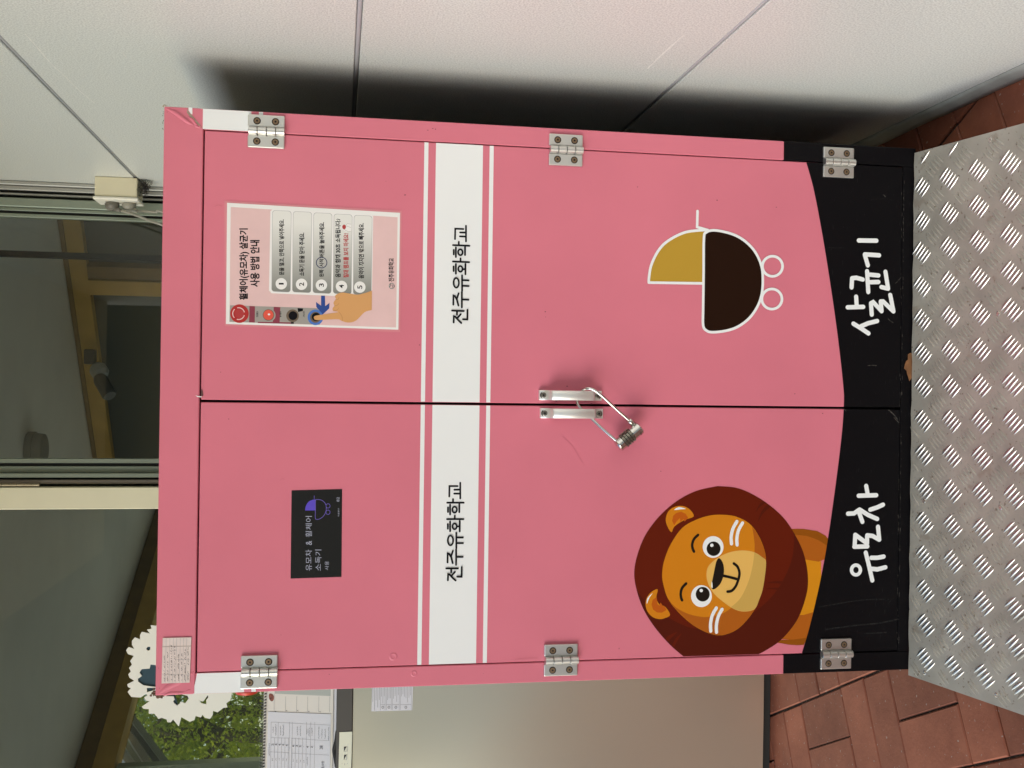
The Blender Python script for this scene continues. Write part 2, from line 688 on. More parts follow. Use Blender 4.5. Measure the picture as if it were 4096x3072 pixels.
# ------------------------------------------------------------------ ground, bricks
WALL_X = 0.606
GLAZ = 1.37
gm = MB()
gm.add([(-150, -150, -0.055), (150, -150, -0.055), (150, 150, -0.055), (-150, 150, -0.055)], [(0, 1, 2, 3)])
tag(gm.build('ground', M['ground']), kind='structure')

NODE = Vector((-0.681, 0.504, 0))
LD = Vector((math.cos(R(116.0)), math.sin(R(116.0)), 0))
VD = Vector((math.cos(R(206.0)), math.sin(R(206.0)), 0))
ML, MV = 0.2385, 0.2305
FX0, FX1, FY0, FY1 = -1.75, WALL_X + 0.16, -1.35, GLAZ + 0.05
fb = MB()
fb.add([(-4, -3.0, -0.007), (WALL_X + 0.1, -3.0, -0.007), (WALL_X + 0.1, GLAZ + 0.1, -0.007), (-4, GLAZ + 0.1, -0.007)], [(0, 1, 2, 3)])
# the floor sheet: sand joints where bricks lie, brick-coloured material beyond them
floor = tag(fb.build('brick_floor', M['sand']), kind='structure')


def brick_mesh(w, l):
    mb = MB()
    b = 0.0025
    z1, z0 = 0.0, -0.05
    for s, z in ((0, z0), (0, z1 - b), (b, z1)):
        mb.v += [(-w / 2 + s, -l / 2 + s, z), (w / 2 - s, -l / 2 + s, z), (w / 2 - s, l / 2 - s, z), (-w / 2 + s, l / 2 - s, z)]
    for k in range(2):
        for i in range(4):
            mb.f.append((k * 4 + i, k * 4 + (i + 1) % 4, k * 4 + 4 + (i + 1) % 4, k * 4 + 4 + i))
    mb.f.append((8, 9, 10, 11))
    me = bpy.data.meshes.new('brick')
    me.from_pydata(mb.v, [], mb.f)
    me.materials.append(M['brick'])
    return me


bL = [brick_mesh(MV / 2 - 0.0045, ML - 0.005), brick_mesh(MV / 2 - 0.003, ML - 0.0035)]   # long along L
bV = [brick_mesh(ML / 2 - 0.0045, MV - 0.005), brick_mesh(ML / 2 - 0.003, MV - 0.0035)]   # long along V
nb = 0
for i in range(-14, 14):
    for j in range(-14, 14):
        for h in (0.25, 0.75):
            if (i + j) % 2 == 0:
                c = NODE + LD * (ML * (i + 0.5)) + VD * (MV * (j + h))
                me, ang = random.choice(bL), R(116.0 - 90)
            else:
                c = NODE + LD * (ML * (i + h)) + VD * (MV * (j + 0.5))
                me, ang = random.choice(bV), R(206.0 - 90)
            if not (FX0 < c.x < FX1 and FY0 < c.y < FY1):
                continue
            ang += random.gauss(0, 0.004)
            c = c + Vector((random.gauss(0, 0.0006), random.gauss(0, 0.0006), random.uniform(-0.0025, 0.0)))
            bas = Matrix.Translation(c) @ Matrix.Rotation(ang, 4, 'Z') @ Matrix.Rotation(random.gauss(0, 0.004), 4, 'X')
            link('brick', me, None, floor, bas)
            nb += 1
# beyond the bricks in view: the same paving as one sheet just above the sand
ob = MB()
ob.add([(-4, -3.0, -0.003), (FX0 - 0.1, -3.0, -0.003), (FX0 - 0.1, GLAZ, -0.003), (-4, GLAZ, -0.003)], [(0, 1, 2, 3)])
ob.add([(FX0 - 0.1, -3.0, -0.003), (WALL_X, -3.0, -0.003), (WALL_X, FY0 - 0.1, -0.003), (FX0 - 0.1, FY0 - 0.1, -0.003)], [(0, 1, 2, 3)])
tag(ob.build('paving', M['brick']), kind='structure')

# ------------------------------------------------------------------ unseen canopy over the entrance, sized and tinted to shape the light
cn = MB()
cn.box(-1.15, WALL_X - 0.001, -3.1, GLAZ - 0.07, 2.82, 3.0)
tag(cn.build('unseen_canopy', M['soffit']), kind='structure')

# ------------------------------------------------------------------ right-hand panel wall
pw = empty('panel_wall', (WALL_X + 0.1, -0.8, 0), 'pearl grey metal panel wall with thin grey joints right of the pink cabinet', 'wall')
MB().box(WALL_X + 0.012, WALL_X + 0.2, -3.4, GLAZ - 0.02, -0.05, 2.95).build('backing', M['gasket'], pw)
zs = [0.030, 0.586, 1.179, 1.773, 2.366, 2.945]
for a, b in zip(zs[:-1], zs[1:]):
    MB().box(WALL_X, WALL_X + 0.011, -3.4, GLAZ - 0.012, a + 0.0045, b - 0.0045).build('panel', M['panel'], pw, bevel=0.0015)
    if b < 2.9:
        MB().tube([(WALL_X + 0.0056, -3.4, b), (WALL_X + 0.0056, GLAZ - 0.02, b)], 0.0042, 8).build('joint_gasket', M['gasket'], pw)
M['scuff'] = mat('pale_scuff', (0.86, 0.86, 0.81), 0.5, var=(120, 0.12))
for pts_, w_ in (([(100, 135), (145, 185), (205, 255), (260, 305), (320, 365), (378, 412)], 0.0030), ([(300, 436), (345, 437), (385, 430)], 0.0016), ([(130, 478), (160, 487), (190, 487)], 0.0022), ([(2590, 275), (2640, 225), (2690, 180), (2735, 140)], 0.0032), ([(2540, 260), (2570, 250)], 0.0020), ([(2628, 172), (2638, 163)], 0.0020), ([(3110, 335), (3150, 325), (3205, 330)], 0.0010)):
    pp_ = [onX(px, py, WALL_X) for px, py in pts_]
    sm_ = MB()
    ol = stroke_outline(catmull([(p.y, p.z) for p in pp_], 4, False), w_ * 0.55)
    tri = tessellate_polygon([[Vector((a, b, 0)) for a, b in ol]])
    sm_.add([(WALL_X - 0.00012, a, b) for a, b in ol], [tuple(t_) for t_ in tri])
    sm_.build('scuff_mark', M['scuff'], pw)
bm_ = MB()
prof = [(0.0, 0.036), (-0.003, 0.036), (-0.006, 0.027), (-0.010, 0.013), (-0.012, 0.0), (0.0, 0.0)]
vv = []
NY = 60
for k in range(NY + 1):
    y = -3.4 + (GLAZ - 0.02 + 3.4) * k / NY
    w = 0.0012 * math.sin(k * 1.7) + 0.001 * math.sin(k * 0.63)
    vv += [(WALL_X - 0.0005 + px + w * (1 if px < -0.001 else 0), y, pz) for px, pz in prof]
n = len(prof)
ff = [(k * n + i, (k + 1) * n + i, (k + 1) * n + i + 1, k * n + i + 1) for k in range(NY) for i in range(n - 1)]
bm_.add(vv, ff, 0, True)
bm_.build('base_moulding', M['mould'], pw)

# ------------------------------------------------------------------ sterilizer cabinet
CZ0, CZ1, CW, CD = 0.115, 1.5018, 0.5, 0.92
cab = empty('sterilizer_cabinet', (0, CD / 2, 0), 'tall pink and black steriliser cabinet with two hinged doors behind the tread plate ramp', 'cabinet')
DX, DZ0, DZ1, GAP = 0.4625, 0.143, 1.4345, 0.0019
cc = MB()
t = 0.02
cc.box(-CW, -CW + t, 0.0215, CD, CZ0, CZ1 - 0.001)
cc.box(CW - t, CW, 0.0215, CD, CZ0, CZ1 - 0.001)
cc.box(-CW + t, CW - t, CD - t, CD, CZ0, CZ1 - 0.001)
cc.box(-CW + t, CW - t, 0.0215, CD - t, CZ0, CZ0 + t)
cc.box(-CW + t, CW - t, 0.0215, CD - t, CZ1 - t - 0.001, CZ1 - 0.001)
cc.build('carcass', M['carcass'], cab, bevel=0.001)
MB().box(-DX, DX, 0.0217, 0.026, CZ0 + 0.02, DZ1 + 0.004).build('inner_lining', M['gap'], cab)
for sx in (-1, 1):
    zb = 0.3725 if sx < 0 else 0.3838
    st = MB()
    x0, x1 = sorted((sx * CW, sx * (DX + GAP)))
    st.box(x0, x1, 0.0, 0.021, zb, DZ1 + 0.0022, 0)
    st.build('frame_stile', M['pink'], cab, bevel=0.0012)
    MB().box(x0, x1, 0.0, 0.021, CZ0, zb - 0.0002).build('frame_stile', M['black'], cab, bevel=0.0012)
MB().box(-CW, CW, -0.0006, 0.021, DZ1 + 0.0026, CZ1).build('frame_rail', M['pink'], cab, bevel=0.0014)
MB().box(-(DX + GAP) + 0.0004, DX + GAP - 0.0004, 0.0, 0.021, CZ0, DZ0 - GAP).build('frame_rail', M['black'], cab, bevel=0.001)
for x, y in ((-0.46, 0.05), (0.46, 0.05), (-0.46, 0.86), (0.46, 0.86), (-0.1, 0.4), (0.1, 0.4)):
    MB().lathe((x, y, 0), (0, 0, 1), [(0, 0.028), (0.02, 0.028), (0.022, 0.012), (CZ0, 0.012)], 16).build('foot', M['rubber'], cab)

# doors
black_edge = [(0.4625, 0.3393), (0.407, 0.3225), (0.2982, 0.2995), (0.1569, 0.2749), (0.0453, 0.2597), (0.0, 0.2578), (-0.0799, 0.2643), (-0.2217, 0.2828), (-0.3178, 0.2993), (-0.4097, 0.3207), (-0.4625, 0.3366)]


def door(x0, x1):
    d = MB().box(x0, x1, 0.0, 0.0208, DZ0, DZ1).build('door', M['door'], cab, bevel=0.0012)
    e = 0.0006
    for za, zb in ((1.0519, 1.0592), (0.9545, 1.0386), (0.9351, 0.9424)):
        MB().flat([[(x0 + e, za), (x1 - e, za), (x1 - e, zb), (x0 + e, zb)]], -0.0003, 0, 0.0002).build('white_stripe', M['white'], d)
    ed = [q for q in catmull(black_edge, 6, False) if x0 + e < q[0] < x1 - e]
    ed.sort()

    def zat(x):
        full = sorted(catmull(black_edge, 6, False))
        for a, b in zip(full[:-1], full[1:]):
            if a[0] <= x <= b[0]:
                return a[1] + (b[1] - a[1]) * (x - a[0]) / max(b[0] - a[0], 1e-9)
        return full[-1][1]
    lp = [(x0 + e, DZ0 + e), (x1 - e, DZ0 + e), (x1 - e, zat(x1 - e))] + ed[::-1] + [(x0 + e, zat(x0 + e))]
    MB().flat([lp], -0.0011, 0, 0.001).build('black_vinyl', M['black'], d)
    return d


doorL = door(-DX, -0.0022)
doorR = door(0.0022, DX)

# school name on each door: pen-like letters
zt = Z(1650, 1900, 3.317)
W6 = 24 / 3.317 * 0.000445
name_lines = [
    [(487, 285), (490, 147), (598, 147)], [(633, 310), (633, 103)], [(555, 195), (625, 193)], [(553, 247), (622, 247)],
    [(460, 367), (600, 367)], [(537, 320), (537, 360)], [(470, 430), (470, 490)], [(498, 395), (498, 523)], [(620, 492), (620, 367), (678, 367)],
    [(458, 585), (675, 585)], [(560, 540), (560, 580)], [(468, 650), (468, 712)], [(498, 618), (498, 745)], [(625, 610), (625, 748)], [(595, 682), (620, 682)],
    [(580, 765), (580, 970)], [(590, 828), (668, 828)], [(590, 903), (668, 903)],
    [(464, 1158), (465, 1038), (485, 1045), (510, 1085), (532, 1168)], [(510, 1078), (535, 1005)], [(577, 985), (577, 1190)], [(590, 1085), (665, 1085)],
    [(447, 1238), (602, 1238)], [(512, 1250), (512, 1290)], [(468, 1395), (470, 1312), (490, 1318), (530, 1362), (570, 1398)], [(525, 1325), (562, 1283)], [(592, 1348), (650, 1348), (652, 1220)]]
xoff = onY(1840, 1099).x - onY(1817, 2128).x
for dr, dx, dz in ((doorL, 0, 0), (doorR, xoff, onY(1840, 1099).z - onY(1817, 2128).z)):
    fn = (lambda x, y, dx=dx, dz=dz: (zt(x, y)[0] + dx, zt(x, y)[1] + dz))
    mb = MB()
    strokes(mb, name_lines, fn, W6, -0.0006)
    for cx, cy, rx, ry in ((557, 459, 30, 39), (557, 680, 28, 38), (502, 867, 35, 64)):
        ring(mb, fn, cx, cy, rx, ry, 23, -0.0018)
    mb.build('lettering', M['ink'], dr)

# white handwritten letters on the black base
WH = 38 / 2.16 * 0.000475
za = Z(3072, 768, 2.16)
mb = MB()
strokes(mb, [[(735, 1138), (800, 1178), (865, 1222)], [(798, 1162), (860, 1135), (940, 1115)], [(685, 997), (820, 993)], [(758, 905), (763, 985)],
             [(893, 1060), (886, 965)], [(886, 962), (905, 952), (978, 1030)], [(978, 1030), (970, 948)], [(970, 946), (990, 946), (1080, 1032)], [(1080, 1032), (1052, 890)],
             [(718, 825), (722, 750)], [(723, 746), (760, 742), (815, 757)], [(852, 685), (862, 865)], [(875, 715), (950, 722)], [(875, 780), (950, 778)],
             [(975, 822), (1033, 836)], [(1033, 836), (1010, 690)], [(858, 635), (832, 545)], [(832, 540), (955, 548)], [(780, 420), (932, 422)]], za, WH, -0.0014)
mb.build('lettering', M['white'], doorR)
zb_ = Z(3072, 1536, 2.16)
mb = MB()
strokes(mb, [[(780, 965), (932, 960)], [(845, 880), (858, 950)], [(688, 1120), (740, 1117), (788, 1084)], [(788, 1084), (860, 1130), (940, 1165)], [(785, 1115), (812, 1190)], [(880, 1085), (940, 1065), (990, 1042)],
             [(742, 1405), (855, 1402)], [(745, 1395), (750, 1306)], [(750, 1302), (852, 1376)], [(852, 1376), (852, 1312)], [(853, 1306), (900, 1312), (957, 1344)], [(957, 1344), (946, 1232)],
             [(840, 1455), (866, 1560), (897, 1695)], [(888, 1500), (940, 1500), (995, 1490)], [(888, 1595), (940, 1600), (1010, 1582)]], zb_, WH, -0.0014)
ring(mb, zb_, 755, 1605, 38, 42, 30, -0.0022)
mb.build('lettering', M['white'], doorL)

# stroller drawing
SM = [M['white'], mat('mustard_print', (0.47, 0.285, 0.035), 0.55, spec=0.11), mat('umber_print', (0.016, 0.0045, 0.001), 0.55, spec=0.11)]
zs_ = Z(2048, 768, 2.16)
mb = MB()
mb.flat([[zs_(*q) for q in catmull([(1660, 340), (1540, 350), (1430, 380), (1330, 445), (1260, 535), (1205, 650), (1186, 770)], 5, False) + [(1186, 788), (1650, 788), (1656, 400)]]], -0.00030, 1)
mb.flat([[zs_(*q) for q in catmull([(1735, 338), (1832, 352), (1934, 385), (2025, 446), (2097, 527), (2147, 640), (2160, 760), (2150, 882), (2114, 984), (2044, 1084), (1952, 1155), (1852, 1190), (1735, 1204), (1685, 1193), (1658, 1158), (1656, 1000), (1660, 700), (1662, 400), (1684, 352)], 4)]], -0.00034, 2)
WS = 23 / 2.16 * 0.00046
strokes(mb, [[(1690, 328), (1600, 333), (1500, 347), (1400, 390), (1310, 452), (1248, 532), (1200, 640), (1183, 740), (1181, 778)], ], zs_, WS, -0.0005, 0, True)
strokes(mb, [[(1181, 783), (1650, 790)], [(1602, 165), (1598, 303), (1692, 330)]], zs_, WS, -0.0006)
bo = catmull([(1740, 331), (1840, 346), (1940, 380), (2030, 440), (2104, 525), (2154, 640), (2166, 760), (2156, 885), (2119, 990), (2049, 1090), (1954, 1162), (1855, 1198), (1735, 1212), (1678, 1197), (1650, 1150), (1650, 1000), (1654, 700), (1657, 400), (1678, 349)], 5)
P2 = [Vector(zs_(*q)) for q in bo]
cen = sum(P2, Vector((0, 0))) / len(P2)


def inset(P, h):
    out = []
    m = len(P)
    for i in range(m):
        d = (P[(i + 1) % m] - P[i - 1]).normalized()
        nn = Vector((-d.y, d.x))
        if nn.dot(P[i] - cen) < 0:
            nn = -nn
        out.append(tuple(P[i] + nn * h))
    return out


mb.flat([inset(P2, WS / 2), inset(P2, -WS / 2)], -0.00075, 0)
zw_ = Z(3072, 768, 2.16)
ring(mb, zw_, 37, 642, 87, 87, 23, -0.0009)
ring(mb, zw_, 32, 925, 87, 87, 23, -0.0009)
mb.build('stroller_drawing', SM, doorR)

# lion drawing
LM = [mat('mane_print', (0.115, 0.010, 0.0012), 0.55, spec=0.11), mat('mane_shade_print', (0.080, 0.008, 0.0018), 0.55, spec=0.11), mat('orange_print', (0.60, 0.205, 0.008), 0.55, spec=0.11),
      mat('amber_print', (0.40, 0.105, 0.008), 0.55, spec=0.11), mat('muzzle_print', (0.74, 0.44, 0.11), 0.55, spec=0.11), mat('muzzle_shade_print', (0.56, 0.35, 0.085), 0.55, spec=0.11),
      M['white'], mat('line_print', (0.012, 0.008, 0.005), 0.55, spec=0.11), mat('ear_print', (0.48, 0.10, 0.006), 0.55, spec=0.11), mat('brown_arm_print', (0.27, 0.075, 0.003), 0.55, spec=0.11), mat('yellow_arm_print', (0.62, 0.24, 0.008), 0.55, spec=0.11)]
zl_ = Z(2500, 1900, 2.18333)


def zl(x, y):
    q = zl_(x, y)
    return (max(q[0], -DX + 0.0008), q[1])


mb = MB()
ly = [-0.00022]


def lay(pts, mi, smooth=5):
    ly[0] -= 0.00003
    mb.flat([[zl(*q) for q in (catmull(pts, smooth) if smooth else pts)]], ly[0], mi)


lay([(1520, 725), (1600, 735), (1713, 755), (1713, 880), (1695, 1000), (1640, 1225), (1480, 1240), (1450, 1000)], 10, 0)
lay([(1450, 1225), (1560, 1222), (1650, 1195), (1585, 1425), (1460, 1440), (1330, 1430)], 3, 0)
lay([(1320, 1440), (1460, 1438), (1590, 1420), (1562, 1484), (1500, 1487), (1430, 1482), (1330, 1464)], 9, 0)
lay([(1440, 480), (1560, 480), (1680, 500), (1750, 540), (1776, 575), (1765, 650), (1748, 735), (1690, 757), (1560, 735), (1470, 560)], 3, 0)
lay([(1440, 472), (1500, 470), (1560, 471), (1680, 490), (1750, 530), (1780, 565), (1768, 622), (1690, 568), (1590, 532), (1470, 520)], 9, 0)
ly[0] -= 0.00003
mane = [(810, 97), (1000, 120), (1200, 220), (1380, 370), (1500, 550), (1570, 720), (1597, 900), (1580, 1060), (1500, 1270), (1350, 1450), (1165, 1567)]
mane2 = [(510, 1584), (390, 1480), (260, 1330), (160, 1170), (100, 1000), (80, 850), (110, 690), (180, 520), (300, 360), (450, 230), (620, 140), (810, 97)]
mb.flat([[zl(*q) for q in catmull(mane, 6, False) + catmull(mane2, 6, False)[:-1]]], ly[0], 0)
shade = catmull([(105, 1010), (200, 1130), (350, 1230), (600, 1340), (900, 1320), (1150, 1180), (1300, 1040), (1400, 880), (1460, 720), (1475, 570), (1470, 500)], 4, False)
lay(shade + [q for q in catmull(mane, 6, False) if q[1] > 500][1:] + [(510, 1583)] + [q for q in catmull(mane2, 6, False) if q[1] > 1015 and q[1] < 1580 and q[0] < 510], 1, 0)
for hk in ([(1140, 325), (1170, 260), (1205, 232), (1222, 245), (1175, 280)], [(1160, 410), (1190, 320), (1240, 265), (1265, 280), (1200, 340)],
           [(1238, 942), (1330, 925), (1440, 945), (1525, 992), (1420, 960), (1330, 945)], [(1230, 992), (1330, 985), (1430, 1020), (1510, 1080), (1410, 1032), (1320, 1000)]):
    lay(hk, 1, 3)
for hk in ([(352, 1432), (385, 1398), (455, 1370), (405, 1420), (372, 1452)], [(412, 1488), (440, 1430), (495, 1380), (455, 1450), (428, 1500)]):
    lay(hk, 0, 3)
lay([(405, 500), (370, 450), (355, 395), (365, 340), (400, 295), (460, 270), (520, 275), (570, 305), (600, 360), (540, 385), (500, 402), (430, 450)], 2, 3)
lay([(430, 440), (410, 400), (420, 355), (450, 330), (490, 320), (530, 340), (550, 375), (520, 405), (510, 385), (482, 410), (478, 375), (445, 410)], 8, 0)
lay([(428, 305), (470, 280), (530, 295), (490, 299)], 6, 3)
lay([(285, 997), (230, 1020), (190, 1070), (178, 1130), (195, 1190), (240, 1240), (300, 1258), (350, 1248), (393, 1220), (350, 1150), (300, 1130), (272, 1070)], 2, 3)
lay([(275, 1065), (240, 1090), (230, 1130), (245, 1175), (280, 1200), (320, 1202), (362, 1178), (340, 1140), (330, 1145), (310, 1112), (300, 1140), (283, 1130)], 8, 0)
lay([(190, 1125), (195, 1075), (240, 1030), (212, 1072)], 6, 3)
face = [(830, 346), (960, 360), (1080, 420), (1160, 520), (1215, 650), (1230, 760), (1215, 900), (1170, 1090), (1100, 1220), (1000, 1330), (900, 1385), (800, 1398), (680, 1360), (560, 1285), (440, 1170), (370, 1070), (335, 960), (323, 870), (340, 750), (400, 600), (500, 460), (620, 390), (730, 355)]
lay(face, 2, 5)
lay(catmull([(378, 1090), (450, 1160), (560, 1215), (690, 1240), (800, 1225), (900, 1180), (1010, 1070), (1080, 920), (1120, 760), (1130, 600), (1108, 448)], 4, False) + catmull([(1160, 520), (1214, 650), (1229, 760), (1214, 900), (1169, 1090), (1099, 1220), (999, 1329), (899, 1384), (800, 1397), (681, 1359), (561, 1284), (441, 1169)], 4, False), 3, 0)
lay([(1040, 658), (1130, 675), (1200, 720), (1229, 752), (1224, 850), (1200, 1000), (1169, 1090), (1130, 1170), (1040, 1192), (950, 1170), (860, 1110), (780, 1040), (730, 960), (710, 880), (725, 800), (790, 735), (870, 690), (950, 665)], 4, 4)
lay(catmull([(1128, 676), (1115, 780), (1080, 920), (1010, 1070), (922, 1155)], 4, False) + catmull([(955, 1171), (1040, 1190), (1128, 1168), (1168, 1090), (1199, 1000), (1223, 850), (1227, 753), (1180, 706)], 3, False), 5, 0)
lay(circle(768, 628, 91, 95), 6, 0)
lay(circle(772, 643, 61, 63), 7, 0)
lay(circle(757, 613, 15, 15, 16), 6, 0)
lay(circle(666, 1057, 91, 96), 6, 0)
lay(circle(677, 1040, 61, 64), 7, 0)
lay(circle(664, 1008, 15, 15, 16), 6, 0)
lay([(822, 726), (850, 760), (863, 820), (855, 890), (830, 950), (790, 990), (762, 996), (752, 960), (765, 900), (785, 800), (800, 745)], 7, 4)
lay([(752, 975), (755, 930), (761, 945), (763, 985)], 6, 3)
px_ = 0.000468 / 2.18333
strokes(mb, [[(636, 523), (600, 560), (585, 605), (590, 645), (601, 668)], [(532, 947), (498, 985), (485, 1030), (488, 1070), (497, 1093)],
             [(860, 880), (915, 892), (975, 908)], [(948, 772), (980, 800), (997, 850), (990, 905), (965, 970), (930, 1010), (893, 1018)]], zl, 23 * px_, ly[0] - 0.00006, 7, True)
strokes(mb, [[(975, 405), (940, 470), (925, 540), (928, 600)], [(1024, 418), (990, 480), (975, 550), (977, 610)], [(795, 1160), (760, 1225), (745, 1300), (747, 1362)], [(845, 1172), (812, 1235), (796, 1310), (797, 1372)]], zl, 29 * px_, ly[0] - 0.00006, 6, True)
print('lion depth', ly[0])
mb.build('lion_drawing', LM, doorL)

# the display set into the left door
sc_ = Z(1100, 1900, 3.6875)
DM = [mat('display_glass', (0.020, 0.0195, 0.0185), 0.05, spec=1.0, bump=(5, 0.06, 0.004)), mat('lit_text', (0.1, 0.1, 0.12), 0.4, emit=((0.78, 0.80, 0.95, 1), 0.20)), mat('lit_violet', (0.05, 0.03, 0.2), 0.4, emit=((0.11, 0.065, 0.62, 1), 0.30)), mat('lit_violet_line', (0.05, 0.03, 0.2), 0.4, emit=((0.26, 0.19, 0.62, 1), 0.30))]
scr = MB()
scr.flat([[sc_(245, 228), sc_(230, 1527), sc_(980, 1502), sc_(990, 208)][::-1]], -0.0006, 0, 0.0005)
ds = scr.build('display_screen', DM, doorL)
scr = MB()
for body, rect in (("유모차", (450, 545, 1100, 1412)), ("&", (456, 545, 968, 1032)), ("휠체어", (450, 545, 605, 915)), ("소독기", (592, 685, 1100, 1410)), ("사용", (735, 795, 1270, 1400)), ("사용횟수", (925, 950, 485, 615)), ("82", (910, 950, 325, 392))):
    put_text(scr, body, sc_, rect, -0.0008, 1, 0.0)
scr.flat([[sc_(*q) for q in catmull([(445, 523), (455, 460), (490, 400), (540, 370), (592, 360)], 5, False) + [(592, 521)]]], -0.0008, 2)
strokes(scr, [[(598, 365), (596, 520), (594, 630), (612, 653), (660, 646), (715, 605), (748, 545), (756, 475), (737, 412), (690, 372), (640, 361), (600, 362)]], sc_, 6 / 3.6875 * 0.00045, -0.0009, 3, True)
strokes(scr, [[(578, 305), (578, 356)]], sc_, 6 / 3.6875 * 0.00045, -0.00095, 3)
ring(scr, sc_, 782, 455, 30, 32, 6, -0.0009, 3)
ring(scr, sc_, 782, 548, 30, 32, 6, -0.0009, 3)
scr.build('screen_text', DM, doorL)

# hinges
hinge_mesh = {}


def hinge_parts():
    lf = MB()
    lf.box(-0.0285, -0.0075, -0.0058, -0.0003, -0.031, 0.031)
    hinge_mesh['leaf'] = lf
    kn = MB()
    kn.lathe((0, -0.0078, 0), (0, 0, 1), [(-0.0073, 0.0060), (-0.0066, 0.0069), (0.0066, 0.0069), (0.0073, 0.0060)], 20)
    kn.box(-0.0072, 0.0072, -0.0050, -0.0004, -0.0072, 0.0072)
    hinge_mesh['knuckle'] = kn
    sw = MB()
    sw.lathe((0, -0.0058, 0), (0, -1, 0), [(0.0, 0.0062), (0.0003, 0.0064), (0.0006, 0.0058)], 20, 0)
    sw.lathe((0, -0.0064, 0), (0, -1, 0), [(0.0, 0.0048), (0.0004, 0.0044)], 16, 1)
    sw.lathe((0, -0.0068, 0), (0, -1, 0), [(0.0, 0.0019), (0.0002, 0.0018)], 6, 2)
    hinge_mesh['screw'] = sw


hinge_parts()
hm = {}
for cx, cz, sx in ((0.4650, 1.332, 1), (0.4604, 0.804, 1), (0.4640, 0.2763, 1), (-0.4646, 1.3306, -1), (-0.4600, 0.8007, -1), (-0.4644, 0.270, -1)):
    hg = empty('hinge', (cx, 0, cz), parent=cab)

    def part(kind, mats, off, flip=False, bevel=0.0, seg=1, key=None):
        key = key or kind
        bas = Matrix.Translation((cx + off[0], 0, cz + off[1]))
        if flip:
            bas = bas @ Matrix.Rotation(math.pi, 4, 'Y')
        if key not in hm:
            o = hinge_mesh[kind].build(kind, mats, hg, bas, bevel, seg)
            hm[key] = o.data
            return o
        return link(kind, hm[key], None, hg, bas)
    part('leaf', M['alu'], (0, 0), False, 0.0016, 2)
    part('leaf', M['alu'], (0, 0), True, 0.0016, 2)
    for k in range(4):
        part('knuckle', M['alu'], (0, -0.0255 + 0.0155 * k + 0.0015))
    for a in (-0.0175, 0.0175):
        for b in (-0.0155, 0.0155):
            part('screw', [M['socket'], M['rust'], M['gap']], (a, b))

# handles
for dr, cx, cz in ((doorR, 0.0172, 0.7902), (doorL, -0.0152, 0.7876)):
    hb = MB()
    hw, L2, rise = 0.0088, 0.0575, 0.030
    # bar: convex section lofted along the length, ends sloping down to the feet
    secs = [(-L2, 0.012), (-0.0415, 0.0135), (-0.0400, 0.027), (-0.036, rise), (0.036, rise), (0.0400, 0.027), (0.0415, 0.0135), (L2, 0.012)]
    ns = 12
    vv, ff = [], []
    for zz, h in secs:
        for k in range(ns + 1):
            a = math.pi * k / ns
            x = -hw * math.cos(a)
            crown = (0.0035 if h > 0.02 else 0.0008) * math.sin(a)
            vv.append((cx + x, -(h + crown - 0.0035), cz + zz))
    m_ = ns + 1
    for i in range(len(secs) - 1):
        for k in range(ns):
            ff.append((i * m_ + k, i * m_ + k + 1, (i + 1) * m_ + k + 1, (i + 1) * m_ + k))
    hb.add(vv, ff, 0, True)
    # underside and sides of the bridge
    under = [(-L2, 0.0), (-0.0395, 0.0), (-0.0365, 0.016), (0.0365, 0.016), (0.0395, 0.0), (L2, 0.0)]
    vv = []
    for zz, h in under:
        vv += [(cx - hw, -h, cz + zz), (cx + hw, -h, cz + zz)]
    hb.add(vv, [(2 * i, 2 * i + 1, 2 * i + 3, 2 * i + 2) for i in range(5)])
    for s_ in (-1, 1):
        x = cx + s_ * hw
        top = [(x, -(h - 0.0035), cz + zz) for zz, h in secs]
        bot = [(x, -h, cz + zz) for zz, h in under]
        # fan the side as strips: feet and bridge
        mbv = top + bot
        T, Bq = list(range(8)), list(range(8, 14))
        hb.add(mbv, [(T[0], T[1], Bq[1], Bq[0]), (T[1], T[2], T[3], Bq[2], Bq[1]), (T[3], T[4], Bq[3], Bq[2]), (T[4], T[5], T[6], Bq[4], Bq[3]), (T[6], T[7], Bq[5], Bq[4])])
    for e, h in ((0, 1), (len(secs) - 1, -1)):
        zz = secs[e][0]
        rim = [(cx - hw * math.cos(math.pi * k / ns), -(secs[e][1] + 0.0008 * math.sin(math.pi * k / ns) - 0.0035), cz + zz) for k in range(ns + 1)]
        hb.add(rim + [(cx + hw, 0, cz + zz), (cx - hw, 0, cz + zz)], [tuple(range(ns + 3))])
    ho = hb.build('handle', M['alu_bright'], dr)
    for zz in (-0.0500, 0.0500):
        sw = MB()
        sw.lathe((cx, -0.0088, cz + zz), (0, -1, 0), [(0, 0.0066), (0.0008, 0.0064)], 20, 0)
        sw.lathe((cx, -0.0094, cz + zz), (0, -1, 0), [(0, 0.0052), (0.0018, 0.0047), (0.0021, 0.0040)], 18, 1)
        sw.lathe((cx, -0.0116, cz + zz), (0, -1, 0), [(0, 0.0020), (0.0002, 0.0019)], 6, 2)
        sw.build('handle_screw', [M['gap'], M['dial'], M['gap']], dr)

